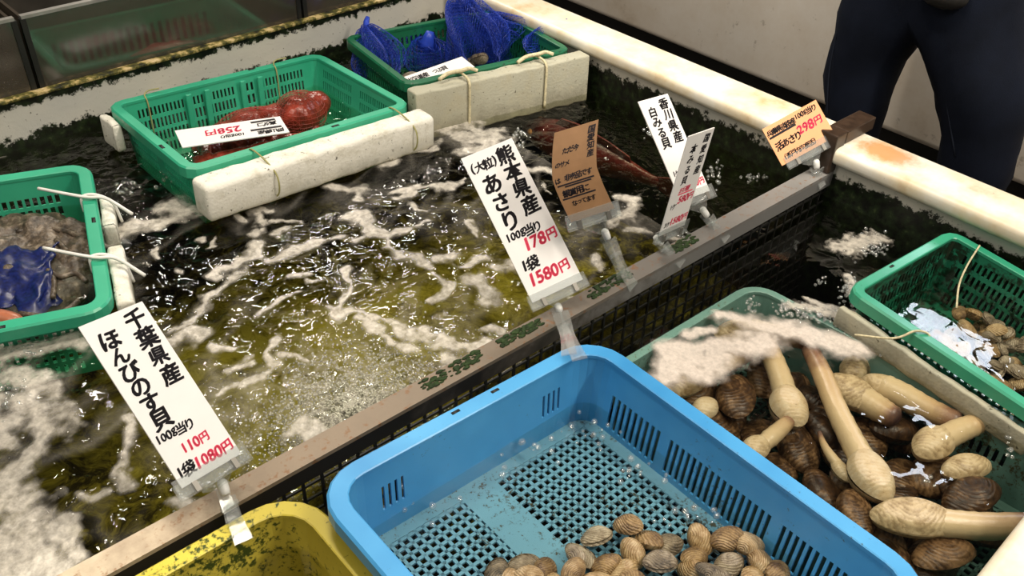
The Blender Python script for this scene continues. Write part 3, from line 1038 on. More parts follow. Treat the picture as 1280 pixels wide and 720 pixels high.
def foam_mesh(name, strokes, x0, x1, y0, y1, step, amp, scale, lift, mat, label, extra=None):
    nx, ny = int((x1 - x0) / step) + 1, int((y1 - y0) / step) + 1
    gx, gy = np.meshgrid(np.linspace(x0, x1, nx), np.linspace(y0, y1, ny), indexing='ij')
    wx = gx + 0.055 * fbm(gx * 18, gy * 18, 5)
    wy = gy + 0.055 * fbm(gx * 18 + 40, gy * 18 + 11, 5)
    wv = 1.15 + 1.9 * fbm(gx * 11 + 5, gy * 11 + 70, 3)
    F = np.full(gx.shape, -3.0)
    for pts, hw in strokes:
        P = [at(*p) for p in pts]
        for a, b in zip(P[:-1], P[1:]):
            mpp = ((a + b) / 2 - Vector((0, 0, CAM_H))).length / FPX
            wd = hw * mpp * 1.25
            dx, dy = b.x - a.x, b.y - a.y
            t = np.clip(((wx - a.x) * dx + (wy - a.y) * dy) / (dx * dx + dy * dy + 1e-12), 0, 1)
            d = np.hypot(wx - a.x - t * dx, wy - a.y - t * dy)
            F = np.maximum(F, 1 - d / (wd * np.clip(wv, 0.35, 2.2)))
    F = F + amp * fbm(gx * scale, gy * scale, 5)
    if extra is not None:
        F = np.maximum(F, extra(gx, gy))
    F0 = F
    F = F + 0.30
    ins = F > 0
    gX, gY = np.gradient(F, step)
    g2 = gX ** 2 + gY ** 2 + 1e-9
    sx = np.clip(-F * gX / g2, -step, step)
    sy = np.clip(-F * gY / g2, -step, step)
    px = np.where(ins, gx, gx + sx)
    py = np.where(ins, gy, gy + sy)
    cell = (ins[:-1, :-1].astype(int) + ins[1:, :-1] + ins[1:, 1:] + ins[:-1, 1:]) >= 2
    i, j = np.nonzero(cell)
    q = i * ny + j
    fc = np.stack([q, q + ny, q + ny + 1, q + 1], -1)
    used, inv = np.unique(fc.ravel(), return_inverse=True)
    X, Y, FF = px.ravel()[used], py.ravel()[used], F.ravel()[used]
    Z = height(X, Y) + lift + 0.0016 * np.sqrt(np.clip(FF, 0, 1)) * (1 + fbm(X * 220, Y * 220, 2))
    me = bpy.data.meshes.new(name)
    me.from_pydata(np.stack([X, Y, Z], -1).tolist(), [], inv.reshape(-1, 4).tolist())
    me.update()
    o = link(name, me, mat, None, True)
    dn = me.attributes.new('foam_amount', 'FLOAT', 'POINT')
    dn.data.foreach_set('value', np.clip(FF / 0.9, 0, 1) ** 1.5)
    tag(o, label, 'foam', kind='stuff')
    return o


def boil_extra(gx, gy):
    d = np.hypot(gx - BOIL.x, gy - BOIL.y)
    base = 0.19 - (d / 0.15) ** 2 * 0.26
    a = np.abs(fbm(gx * 60, gy * 60, 4))
    e1 = base - a * 1.7
    e1 = np.where(gy > 0.72, e1, -1)
    # thin lacy wisps drifting over the whole big tank
    u = gx * 0.85 + gy * 0.5
    v = -gx * 0.5 + gy * 0.85
    ridge = np.abs(fbm(u * 7, v * 13, 3))
    e2 = fbm(gx * 6 + 3, gy * 6 + 8, 2) * 0.5 - 0.10 - ridge * 2.0
    e2 = np.where((gy > 0.74) & (gx < 1.15) & (gy < 1.45), e2, -1)
    return np.maximum(e1, e2)


foam_mesh('sea_foam', STROKES, XL, 1.44, 0.718, YB - 0.01, 0.0030, 2.0, 45, 0.0008, MT['foam'], 'grey white foam streaks drifting on the big tank water', boil_extra)
foam_mesh('froth', RAFT, 0.85, 1.44, 0.20, 0.66, 0.0022, 1.6, 130, 0.0012, MT['foam'], 'pale bubbly froth along the teal and green basket edges')
foam_mesh('froth', FROTH, 0.75, 1.30, 0.20, 0.62, 0.0025, 0.8, 60, 0.0015, MT['froth'], 'thick cream froth floating over the geoduck basket')

# ------------------------------------------------------------------ bubbles
bm_s = bmesh.new()
bmesh.ops.create_icosphere(bm_s, subdivisions=2, radius=1.0)
ICO_V = [v.co.copy() for v in bm_s.verts]
ICO_F = [tuple(v.index for v in f.verts) for f in bm_s.faces]
bm_s.free()


def bubbles(name, specs, label, mat, rr=(0.0015, 0.0045), zoff=0.0):
    mb = MB()
    for (px, py, spx, spy, nn) in specs:
        for _ in range(nn):
            p = at(px + random.gauss(0, spx / 2), py + random.gauss(0, spy / 2))
            if zoff == 0 and (p.y > YB or p.x > XR):
                continue
            r = random.uniform(*rr)
            zz = float(height(np.array(p.x), np.array(p.y))) + zoff * random.random()
            mb.add([(p.x + v.x * r, p.y + v.y * r, zz + v.z * r) for v in ICO_V], ICO_F)
    o = mb.build(name, mat, None, True)
    tag(o, label, 'bubbles', kind='stuff')


bubbles('bubbles', [(590, 141, 14, 8, 14), (648, 180, 10, 16, 24), (650, 165, 8, 6, 10), (813, 164, 10, 12, 20), (893, 215, 12, 18, 26), (945, 222, 14, 5, 22), (856, 298, 14, 8, 22), (160, 236, 16, 8, 16), (205, 205, 10, 25, 40), (680, 25 + 90, 20, 6, 30), (30, 440, 25, 8, 30), (20, 500, 20, 30, 30)],
        'small clusters of clear bubbles on the big tank water', MT['bubble'])
bubbles('bubbles', [(1085, 306, 24, 16, 150), (1062, 362, 12, 16, 60), (1030, 350, 8, 6, 8), (1030, 393, 45, 10, 170), (1085, 415, 40, 10, 170), (1130, 440, 24, 10, 80), (1170, 462, 16, 10, 60), (985, 385, 16, 8, 50), (1230, 497, 12, 8, 14), (1265, 560, 10, 12, 8), (1160, 600, 10, 10, 6), (940, 380, 12, 10, 24)],
        'foamy bubble raft beside the teal and green baskets', MT['bubble'], (0.0012, 0.0036))
bubbles('bubbles', [(520, 630, 60, 40, 16), (640, 560, 60, 30, 16), (740, 540, 40, 30, 14), (800, 590, 40, 20, 14), (470, 640, 20, 20, 10), (870, 640, 50, 30, 16)],
        'scattered bubbles on the water inside the blue basket', MT['bubble'], (0.0015, 0.0050))
mb = MB()
for _ in range(11000):
    a = random.uniform(0, 6.283)
    d = abs(random.gauss(0, 0.076))
    x, y = BOIL.x + math.cos(a) * d * 1.25, BOIL.y + math.sin(a) * d
    if y < 0.73:
        continue
    r = random.uniform(0.0008, 0.0024)
    zz = -0.004 - random.random() ** 2 * 0.10
    mb.add([(x + v.x * r, y + v.y * r, zz + v.z * r) for v in ICO_V[:12]], [])
    o0 = len(mb.v) - 12
    mb.f += [tuple(o0 + k for k in f) for f in ((0, 1, 2), (1, 0, 5), (0, 2, 3), (0, 3, 4), (0, 4, 5), (1, 5, 10), (2, 1, 6), (3, 2, 7), (4, 3, 8), (5, 4, 9), (1, 10, 6), (2, 6, 7), (3, 7, 8), (4, 8, 9), (5, 9, 10), (6, 10, 11), (7, 6, 11), (8, 7, 11), (9, 8, 11), (10, 9, 11))]
tag(mb.build('bubble_plume', MT['plume'], None, True), 'milky plume of air bubbles boiling up under the tank water', 'bubbles', kind='stuff')

# ================================================================== PRICE SIGNS
CHARS = sorted(set('千葉県産ほんびのす貝100g当り10円袋80熊本(大粒)あさり15愛知産国みる白香川34268ケ日替は非売品です観賞用になってまたこちらサメ兵庫淡路活79おだ今瀬戸内海岡山真ダコ北道つぶ・'))
GL = {}
_tmp = []
for ch in CHARS:
    cu = bpy.data.curves.new('glyph', 'FONT')
    cu.body = ch
    cu.size = 1.0
    cu.offset = 0.010
    cu.resolution_u = 3
    ob = bpy.data.objects.new('glyph', cu)
    COL.objects.link(ob)
    _tmp.append((ch, ob))
bpy.context.view_layer.update()
_dg = bpy.context.evaluated_depsgraph_get()
for ch, ob in _tmp:
    me = ob.evaluated_get(_dg).to_mesh()
    v = np.array([tuple(p.co)[:2] for p in me.vertices]) if len(me.vertices) else np.zeros((0, 2))
    fs = [tuple(p.vertices) for p in me.polygons]
    if len(v):
        lo, hi = v.min(0), v.max(0)
        v = v - (lo + hi) / 2
        GL[ch] = (v, fs, hi - lo)
    ob.evaluated_get(_dg).to_mesh_clear()
for ch, ob in _tmp:
    cu = ob.data
    bpy.data.objects.remove(ob)
    bpy.data.curves.remove(cu)


def glyph_strip(mb, text, u, v, size, vert, w, L, surf, pitch=None, slant=0.10, jit=0.06):
    """(u, v) is the middle of the first glyph, in card widths from the top left"""
    pos = 0.0
    for i, ch in enumerate(text):
        if ch not in GL:
            pos += size * 0.5
            continue
        g, fs, dim = GL[ch]
        narrow = ch in '0123456789g()'
        adv = size * (0.50 if narrow else 0.82)
        if vert:
            p = pitch or size * 0.95
        else:
            if i:
                pos += adv / 2
            p = adv / 2
        a = random.uniform(-jit, jit)
        ca, sa = math.cos(a), math.sin(a)
        s = size * random.uniform(0.94, 1.08) * (0.78 if ch == '円' and not vert else 1.0)
        cu_, cv_ = (u, v + pos) if vert else (u + pos, v)
        pos += p
        for (bx, by) in ((0, 0), (0.035, 0.012), (-0.03, -0.022), (0.012, -0.035)):
          out = []
          for (x, y) in g:
            x, y = (x + bx) * s, (y + by) * s
            x += y * slant
            x, y = x * ca - y * sa, x * sa + y * ca
            y += 0.0 if vert else x * 0.10
            out.append(surf(((cu_ + x) - 0.5) * w, L - (cv_ - y) * w))
          mb.add(out, fs)


def underline(mb, u0, v0, u1, v1, w, L, surf, th=0.018):
    k = 8
    vs = []
    for i in range(k + 1):
        t = i / k
        u, v = u0 + (u1 - u0) * t, v0 + (v1 - v0) * t
        vs.append(surf((u - 0.5) * w, L - (v - th) * w))
        vs.append(surf((u - 0.5) * w, L - (v + th) * w))
    mb.add(vs, [(2 * i, 2 * i + 1, 2 * i + 3, 2 * i + 2) for i in range(k)])


def card_part(root, w, L, mat, texts, lines, shape=None, mw=None, off=0.0011):
    """card sheet in the local frame x right, y up, z out; shape(y) bends it"""
    shape = shape or (lambda y: (0.0, y, 0.0, Vector((0, 0, 1))))
    rows_ = 14 if shape(L)[2] else 1
    vs, fs = [], []
    for sgn in (1, -1):
        for i in range(rows_ + 1):
            dx, yy, zz, nn = shape(L * i / rows_)
            for x in (-w / 2, w / 2):
                vs.append(mw @ (Vector((x + dx, yy, zz)) + nn * sgn * 0.0009))
    k = 2 * (rows_ + 1)
    for i in range(rows_):
        a = 2 * i
        fs.append((a, a + 1, a + 3, a + 2))
        fs.append((k + a + 2, k + a + 3, k + a + 1, k + a))
        fs.append((a, a + 2, k + a + 2, k + a))
        fs.append((a + 3, a + 1, k + a + 1, k + a + 3))
    e = 2 * rows_
    fs.append((1, 0, k, k + 1))
    fs.append((e, e + 1, k + e + 1, k + e))
    inv = root.matrix_world.inverted()
    vs = [inv @ v for v in vs]
    card = link('card', MB().add(vs, fs).mesh('card'), mat, root)

    def surf(x, y):
        dx, yy, zz, nn = shape(y)
        return inv @ (mw @ (Vector((x + dx, yy, zz)) + nn * off))
    for colr, mname in (('k', 'ink'), ('r', 'red_ink')):
        for (txt, u, v, size, vert, c, *rest) in texts:
            if c == colr:
                mb = MB()
                glyph_strip(mb, txt, u, v, size, vert, w, L, surf, rest[0] if rest else None)
                o = mb.build('lettering', MT[mname], card)
                tag(o, 'red marker writing' if colr == 'r' else 'black marker writing', kind='stuff')
        for (c, *ln) in lines:
            if c == colr:
                mb = MB()
                underline(mb, *ln, w, L, surf)
                mb.build('underline', MT[mname], card)
    return card


def ribbon(mb, pts, widths, side, th, inv):
    pts = [Vector(p) for p in pts]
    vs, fs = [], []
    for i, p in enumerate(pts):
        t = (pts[min(i + 1, len(pts) - 1)] - pts[max(i - 1, 0)]).normalized()
        s = (side - t * side.dot(t)).normalized()
        nn = t.cross(s)
        for a, b in ((-1, -1), (1, -1), (1, 1), (-1, 1)):
            vs.append(inv @ (p + s * a * widths[i] / 2 + nn * b * th / 2))
    k = len(pts)
    for i in range(k - 1):
        for j in range(4):
            j2 = (j + 1) % 4
            fs.append((i * 4 + j, i * 4 + j2, (i + 1) * 4 + j2, (i + 1) * 4 + j))
    fs += [(3, 2, 1, 0), tuple((k - 1) * 4 + j for j in range(4))]
    mb.add(vs, fs)


def sign(label, A, ux, uy, w, asp, mat, texts, lines, joint, end, shape=None):
    A, ux, uy = Vector(A), Vector(ux).normalized(), Vector(uy)
    uy = (uy - ux * uy.dot(ux)).normalized()
    nz = ux.cross(uy)
    L = w * asp
    mw = Matrix((ux, uy, nz)).transposed().to_4x4()
    mw.translation = A
    J, E_ = Vector(joint), Vector(end)
    base = Vector((J.x, RY(J.x), 0.058))
    root = empty('price_sign', base)
    bpy.context.view_layer.update()
    tag(root, label, 'price sign', 'price signs clipped to the divider rail')
    card_part(root, w, L, mat, texts, lines, shape, mw)
    inv = root.matrix_world.inverted()
    # clear clamp along the lower edge of the card
    cw = min(w, 0.08) * 0.52 + 0.006
    clip = MB()
    clip.box((-cw, -0.010, 0.0016), (cw, 0.011, 0.0036), inv @ mw)
    clip.box((-cw, -0.010, -0.0036), (cw, 0.006, -0.0016), inv @ mw)
    clip.box((-cw, -0.013, -0.0036), (cw, -0.010, 0.0036), inv @ mw)
    co = clip.build('card_clamp', MT['clear'], root)
    for s in (-1, 1):
        o = MB().box((s * cw * 0.55 - 0.003, -0.012, -0.005), (s * cw * 0.55 + 0.003, 0.000, 0.005), inv @ mw).build('spring_pin', MT['metal'], co)
    # neck narrowing towards the joint
    foot = A - uy * 0.013
    nk = MB()
    ribbon(nk, [foot + uy * 0.002, foot.lerp(J, 0.45), J], [cw * 0.9, cw * 0.55, 0.008], ux, 0.003, inv)
    nk.build('neck', MT['clear'], root)
    ax = (J - E_).normalized()
    jb = MB().tube([inv @ (J - ax * 0.011), inv @ (J - ax * 0.006), inv @ (J + ax * 0.004), inv @ (J + ax * 0.007)], [0.0050, 0.0058, 0.0058, 0.0040], 10)
    jb.build('ball_joint', MT['white_joint'], root, True)
    # spring clip gripping the rail: two flared leaves
    for sgn, nm in ((1, 'clip_leaf'), (-1, 'clip_leaf')):
        mb = MB()
        side = Vector((1, -0.03, 0))
        fw = Vector((0, -1, 0.25)).normalized() * sgn
        pts = [J - ax * 0.008 + fw * 0.010, J.lerp(E_, 0.30) + fw * 0.008, J.lerp(E_, 0.62) + fw * 0.0035, E_ + fw * 0.010]
        pts = catmull(pts, 4)
        ws = [0.013 + 0.008 * (i / (len(pts) - 1)) ** 2 for i in range(len(pts))]
        ribbon(mb, pts, ws, side, 0.0022, inv)
        mb.build(nm, MT['clear'], root)
    mb = MB()
    mb.tube([inv @ (J.lerp(E_, 0.40) + Vector((-0.011, 0, 0))), inv @ (J.lerp(E_, 0.40) + Vector((0.011, 0, 0)))], 0.0032, 8)
    mb.build('clip_spring', MT['clear'], root, True)
    return root


P70 = lambda px, py: atp(px, py, 1, 0.70)
sign('long white sign for 110 yen honbinosu clams, above the yellow basket', (0.235, 0.7, 0.112), (0.978, 0.159, -0.135), (-0.05, 0.809, 0.585), 0.078, 2.7, MT['card'],
     [('千葉県産', 0.76, 0.21, 0.31, True, 'k', 0.32), ('ほんびのす貝', 0.28, 0.35, 0.31, True, 'k', 0.27), ('100g当り', 0.08, 1.95, 0.17, False, 'k', 0.105),
      ('110円', 0.33, 2.22, 0.20, False, 'r', 0.13), ('1袋', 0.09, 2.50, 0.21, False, 'k', 0.15), ('1080円', 0.38, 2.50, 0.23, False, 'r', 0.145)], [],
     P70(279, 607), at(300, 672, 0.048))
sign('long white sign for 178 yen large asari clams, clipped by the blue basket corner', (0.781, 0.7, 0.090), (0.944, -0.265, 0.194), (0.092, 0.78, 0.619), 0.085, 2.8, MT['card'],
     [('熊本県産', 0.75, 0.23, 0.33, True, 'k', 0.33), ('(大粒)', 0.10, 0.26, 0.20, False, 'k', 0.125), ('あさり', 0.30, 0.62, 0.36, True, 'k', 0.36), ('100g当り', 0.12, 1.62, 0.19, False, 'k', 0.125),
      ('178円', 0.38, 1.84, 0.29, False, 'r', 0.175), ('1袋', 0.16, 2.17, 0.24, False, 'k', 0.17), ('1580円', 0.18, 2.44, 0.29, False, 'r', 0.175)], [],
     P70(698, 384), at(718, 446, 0.099))
# bent kraft card
sb = atp(741, 269, 1, 0.70)


def bend(y):
    k = y / 0.15
    a = 0.95 * max(0.0, k - 0.30) ** 1.6
    return (0.018 * math.sin(k * 3.1) * -0.6 + 0.034 * max(0, k - 0.45), y - 0.012 * k * k, -0.040 * max(0.0, k - 0.30) ** 1.8, Vector((0, math.sin(a * 0.6), math.cos(a * 0.6))))


sign('curled brown sign saying the item is for display and not for sale', sb, (0.86, -0.42, 0.20), (-0.02, 0.44, 0.90), 0.066, 2.05, MT['brown_card'],
     [('国愛知産', 0.86, 0.16, 0.17, True, 'k', 0.17), ('ただ今', 0.28, 0.46, 0.15, False, 'k', 0.17), ('のサメ', 0.12, 0.74, 0.13, False, 'k', 0.2), ('は', 0.10, 1.08, 0.14, False, 'k'), ('非売品です', 0.32, 1.06, 0.15, False, 'k', 0.135),
      ('観賞用に', 0.18, 1.40, 0.18, False, 'k', 0.17), ('なってます', 0.26, 1.66, 0.13, False, 'k', 0.13)], [('k', 0.05, 1.20, 0.88, 1.20), ('k', 0.2, 1.25, 0.8, 1.25), ('k', 0.05, 1.52, 0.8, 1.52)],
     P70(757, 292), Vector((0.914, RY(0.914) - 0.01, 0.050)), bend)
sign('white sign crossed behind another, showing 1280 yen for three', (1.094, 0.7, 0.128), (0.988, -0.156, -0.012), (0.123, 0.732, 0.67), 0.064, 2.75, MT['card'],
     [('香川県産', 0.74, 0.22, 0.30, True, 'k', 0.31), ('白みる貝', 0.30, 0.36, 0.30, True, 'k', 0.29), ('1ケ', 0.14, 2.05, 0.17, False, 'k', 0.13), ('480円', 0.44, 1.98, 0.27, False, 'r', 0.17), ('3ケ', 0.14, 2.42, 0.17, False, 'k', 0.13), ('1280円', 0.36, 2.42, 0.24, False, 'r', 0.145)], [],
     P70(880, 264), Vector((1.146, RY(1.146) - 0.012, 0.040)))
sign('upright white sign in front of its crossed twin, showing 1580 yen for three', (1.014, 0.68, 0.106), (0.993, 0.021, -0.117), (0.118, -0.049, 0.992), 0.066, 2.6, MT['card'],
     [('国愛知産', 0.78, 0.20, 0.23, True, 'k', 0.27), ('本みる貝', 0.36, 0.38, 0.24, True, 'k', 0.27), ('お日替', 0.36, 1.45, 0.16, False, 'r', 0.15), ('1ケ', 0.14, 1.86, 0.17, False, 'k', 0.13), ('580円', 0.42, 1.72, 0.26, False, 'r', 0.16), ('3ケ', 0.12, 2.34, 0.17, False, 'k', 0.13), ('1580円', 0.34, 2.30, 0.25, False, 'r', 0.15)],
     [('r', 0.28, 1.56, 0.85, 1.56)], P70(822, 299), Vector((1.03, RY(1.03) - 0.012, 0.042)))
sign('small orange sign for 298 yen live asari, next to the hook bracket', (1.415, 0.685, 0.104), (0.832, -0.37, 0.414), (-0.008, 0.737, 0.675), 0.112, 0.68, MT['orange_card'],
     [('兵庫県淡路産', 0.07, 0.12, 0.105, False, 'k', 0.078), ('100g当り', 0.58, 0.09, 0.11, False, 'k', 0.075), ('活あさり', 0.12, 0.37, 0.14, False, 'k', 0.095), ('298円', 0.54, 0.30, 0.20, False, 'r', 0.125), ('(瀬戸内海産活)', 0.12, 0.575, 0.10, False, 'k', 0.085)],
     [('k', 0.03, 0.20, 0.52, 0.19)], Vector((1.425, RY(1.425), 0.082)), Vector((1.43, RY(1.43) - 0.012, 0.038)))


def loose_card(label, A, ux, uy, w, asp, texts, lines):
    A, ux, uy = Vector(A), Vector(ux).normalized(), Vector(uy)
    uy = (uy - ux * uy.dot(ux)).normalized()
    mw = Matrix((ux, uy, ux.cross(uy))).transposed().to_4x4()
    mw.translation = A
    root = empty('price_card', A)
    bpy.context.view_layer.update()
    tag(root, label, 'price card')
    card_part(root, w, w * asp, MT['card'], texts, lines, None, mw)


loose_card('white price card reading 258 yen, lying on the red octopus', (0.704, 1.527, 0.050), (-0.963, 0.262, 0.055), (-0.265, -0.963, -0.041), 0.202, 0.33,
           [('岡山県産', 0.07, 0.07, 0.075, False, 'k', 0.062), ('100g当り', 0.42, 0.09, 0.065, False, 'k', 0.045), ('真ダコ', 0.10, 0.22, 0.075, False, 'k', 0.075), ('258円', 0.45, 0.20, 0.15, False, 'r', 0.10)],
           [('k', 0.04, 0.135, 0.34, 0.13), ('k', 0.06, 0.285, 0.3, 0.28)])
ca, cb = at(508, 104, 0.075), at(592, 74, 0.085)
loose_card('white price card tucked into the dark green basket by the foam board', tuple((ca + cb) / 2 + Vector((-0.012, -0.026, -0.006))), tuple(cb - ca), (0.25, 0.97, 0.16), 0.165, 0.30,
           [('北海道産', 0.10, 0.10, 0.10, False, 'k', 0.11), ('つぶ貝', 0.50, 0.10, 0.09, False, 'k', 0.10)], [])


# ================================================================== SHELLFISH
def valve(mb, a, b, c, flip=1, rings=9, seg=22, amp=0.02, umbo=(0.25, 0.45), twist=0.0):
    """one domed shell valve: outline ellipse, peak at the umbo"""
    vs, fs = [], []
    ux, uy = umbo[0] * a, umbo[1] * b
    for i in range(rings + 1):
        r = i / rings
        for k in range(seg):
            th = 2 * math.pi * k / seg
            ex = a * math.cos(th) * (1 + 0.06 * math.cos(2 * th))
            ey = b * math.sin(th) * (1.0 + 0.10 * math.sin(th))
            zz = c * (max(0.0, 1 - r ** 2.3)) ** 0.55 * (1 + amp * math.sin(r * 60))
            vs.append((ux * (1 - r) + ex * r, uy * (1 - r) + ey * r, flip * zz))
    for i in range(rings):
        for k in range(seg):
            k2 = (k + 1) % seg
            f = (i * seg + k, (i + 1) * seg + k, (i + 1) * seg + k2, i * seg + k2)
            fs.append(f if flip > 0 else f[::-1])
    mb.add(vs, fs)


def clam_mesh(name, a, b, c, amp, gape=0.0, umbo=(0.25, 0.45)):
    out = []
    for fl in (1, -1):
        mb = MB()
        valve(mb, a, b, c, fl, amp=amp, umbo=umbo)
        me = mb.mesh('valve')
        if gape:
            R = Matrix.Rotation(fl * gape, 4, 'X')
            me.transform(Matrix.Translation((0, b, 0)) @ R @ Matrix.Translation((0, -b, 0)))
        me.polygons.foreach_set('use_smooth', [True] * len(me.polygons))
        out.append(me)
    return out


ASARI = clam_mesh('clam', 0.0195, 0.0145, 0.0095, 0.05)
ASARI_O = clam_mesh('clam', 0.0195, 0.0150, 0.0095, 0.05, 0.10)
BIG = clam_mesh('clam', 0.046, 0.031, 0.017, 0.05, umbo=(0.1, 0.5))
for me in ASARI:
    me.materials.append(MT['shell_tan'])
for me in ASARI_O:
    me.materials.append(MT['shell_grey'])
for me in BIG:
    me.materials.append(MT['shell_brown'])


def clam(meshes, loc, rot, sc, label, group, name='clam'):
    root = empty(name, loc, rot)
    root.scale = (sc,) * 3
    tag(root, label, 'clam', group)
    for me in meshes:
        o = bpy.data.objects.new('valve', me)
        COL.objects.link(o)
        o.parent = root
    return root


BLUE_PX = [(746, 670), (784, 662), (809, 675), (836, 681), (876, 673), (906, 679), (727, 694), (757, 705), (790, 692), (824, 709), (868, 694), (864, 712), (911, 708), (933, 682), (952, 701), (655, 704), (683, 712), (715, 716), (620, 716), (972, 713), (780, 716), (890, 722), (940, 722)]
for k in range(16):
    BLUE_PX.append((random.uniform(600, 1010), random.uniform(728, 775)))
for k, (px, py) in enumerate(BLUE_PX):
    p = at(px, py, -0.008)
    z = -0.0115 + (0.010 if k % 4 == 1 else 0.0) + random.uniform(0, 0.004)
    clam(ASARI if k % 3 else ASARI_O, (p.x, p.y, z), (random.uniform(-0.5, 0.5), random.uniform(-0.5, 0.5), random.uniform(0, 6.28)), random.uniform(0.95, 1.12),
         'tan closed clam lying on the grid floor of the blue basket' if k % 3 else 'greyish gaping clam lying on the grid floor of the blue basket', 'clams in the blue basket')
# right green basket: a heap of small clams
E_RG = Matrix.Rotation(R_(-5), 4, 'Z')
for k in range(120):
    lay = k // 45
    lx, ly = random.uniform(-0.105, 0.105), random.uniform(-0.13, 0.105)
    if ly > 0.065 and random.random() < 0.5:
        ly -= 0.06
    q = E_RG @ Vector((lx, ly, 0))
    z = -0.060 + lay * 0.014 + random.uniform(0, 0.008)
    clam(ASARI_O if k % 2 else ASARI, (1.289 + q.x, 0.262 + q.y, z), (random.uniform(-0.8, 0.8), random.uniform(-0.8, 0.8), random.uniform(0, 6.28)), random.uniform(0.75, 1.05),
         'small greyish gaping clam heaped in the green basket by the tank wall' if k % 2 else 'small tan closed clam heaped in the green basket by the tank wall', 'clams in the green basket by the wall')
# dark green basket: grey shells under the nets
for k in range(26):
    lx, ly = random.uniform(-0.15, 0.14), random.uniform(-0.11, 0.08)
    q = Matrix.Rotation(R_(-10.9), 4, 'Z') @ Vector((lx, ly, 0))
    clam(ASARI_O, (1.25 + q.x, 1.49 + q.y, -0.030 + 0.022 * (k % 3) + random.uniform(0, 0.008)), (random.uniform(-0.8, 0.8), random.uniform(-0.8, 0.8), random.uniform(0, 6.28)), random.uniform(1.0, 1.4),
         'grey shellfish under the blue nets in the dark green basket', 'shellfish in the dark green basket')
# teal basket: big brown clams
BIG_PX = [(1180, 694, -30, 1), (1072, 640, 40, 1), (1215, 622, -20, 1), (1060, 690, 60, 0), (1030, 635, 30, 0), (1088, 548, 30, 0), (922, 496, 35, 1), (950, 545, 20, 0), (1000, 560, 50, 0), (1130, 600, 10, 0), (1250, 590, 70, 0), (1235, 690, 20, 1), (1110, 700, 80, 0), (975, 590, 30, 0), (1150, 520, 0, 0), (900, 530, 60, 0), (1180, 590, 120, 0), (1040, 545, 100, 0), (1100, 510, 60, 0), (1270, 640, 30, 0), (870, 500, 10, 0), (1020, 500, 80, 0), (1200, 560, 30, 0), (1260, 545, 140, 0), (1070, 600, 150, 0), (1140, 720, 30, 0), (960, 470, 20, 0), (1290, 700, 0, 0), (1225, 740, 45, 0)]
for k in range(46):
    BIG_PX.append((random.uniform(860, 1260), random.uniform(470, 760), random.uniform(0, 180), 0))
BIG_PX = [b for b in BIG_PX if 0.795 < at(b[0], b[1], -0.06).x < 1.10 and 0.11 < at(b[0], b[1], -0.06).y < 0.56]
for k, (px, py, an, top) in enumerate(BIG_PX):
    z = -0.034 if top else -0.062 - 0.012 * (k % 2)
    p = at(px, py, z)
    clam(BIG, p, (random.uniform(-0.35, 0.35), random.uniform(-0.35, 0.35), R_(an)), random.uniform(0.86, 1.05) * (0.92 if top else 1.0),
         'large brown clam lying on top of others in the teal basket' if top else 'large brown clam buried under geoducks in the teal basket', 'brown clams in the teal basket', 'brown_clam')


def siphon_mesh(pts, rad, seg=14):
    P = catmull(pts, 6)
    n = len(P)
    rr = []
    for i in range(n):
        t = i / (n - 1) * (len(rad) - 1)
        k = min(int(t), len(rad) - 2)
        r = rad[k] + (rad[k + 1] - rad[k]) * (t - k)
        rr.append(r * (1 + 0.025 * math.sin(i * 2.3)))
    mb = MB()
    # rounded ends
    d0 = (P[0] - P[1]).normalized()
    d1 = (P[-1] - P[-2]).normalized()
    P = [P[0] + d0 * rr[0] * 0.6] + P + [P[-1] + d1 * rr[-1] * 0.35]
    rr = [rr[0] * 0.5] + rr + [rr[-1] * 0.55]
    mb.tube(P, rr, seg)
    me = mb.mesh('siphon')
    at_ = me.attributes.new('along', 'FLOAT', 'POINT')
    at_.data.foreach_set('value', [i / (len(P) - 1) for i in range(len(P)) for _ in range(seg)])
    return me


def geoduck(label, shell, ang, a, b, sip, rad, z=-0.022, zt=None, c=None):
    """shell centre pixel, long-axis angle on the water plane, half axes, siphon path in pixels"""
    p = at(*shell, z)
    root = empty('geoduck', p)
    tag(root, label, 'geoduck', 'geoducks in the teal basket')
    c = c or b * 0.86
    if sip:
        d_ = at(*sip[1]) - at(*shell)
        ang = math.degrees(math.atan2(d_.y, d_.x))
    for fl in (1, -1):
        mb = MB()
        valve(mb, a, b, c, fl, 10, 26, 0.012, umbo=(0.05, 0.30))
        me = mb.mesh('valve')
        me.transform(Matrix.Rotation(R_(ang), 4, 'Z') @ Matrix.Rotation(fl * 0.05, 4, 'X'))
        link('valve', me, MT['shell_cream'], root, True)
    if sip:
        zs = zt if zt is not None else z
        pts = []
        for i, q in enumerate(sip):
            t = i / (len(sip) - 1)
            pts.append(at(*q, z + (zs - z) * t) - p)
        link('siphon', siphon_mesh(pts, rad), MT['siphon'], root, True)
    return root


geoduck('long pale geoduck with a straight neck lying down the middle of the pile', (1090, 594), -62, 0.041, 0.029, [(1078, 575), (1062, 545), (1045, 510), (1028, 468), (1012, 436)], [0.018, 0.0165, 0.0155, 0.015, 0.013], -0.016, -0.012)
geoduck('big geoduck lying flat with ringed shell, its neck reaching the tank rim', (1142, 650), -28, 0.052, 0.027, [(1160, 652), (1200, 656), (1240, 658), (1300, 656)], [0.019, 0.018, 0.0175, 0.016], -0.014, -0.012)
geoduck('geoduck with a curved upright neck and an open cream shell', (988, 508), -55, 0.038, 0.028, [(982, 495), (974, 468), (962, 440), (952, 425)], [0.018, 0.0165, 0.016, 0.015], -0.022, -0.012)
geoduck('geoduck with smooth oval shell and short dark-tipped neck', (1062, 492), -48, 0.043, 0.027, [(1080, 500), (1100, 512), (1118, 522)], [0.021, 0.019, 0.016], -0.030, -0.022)
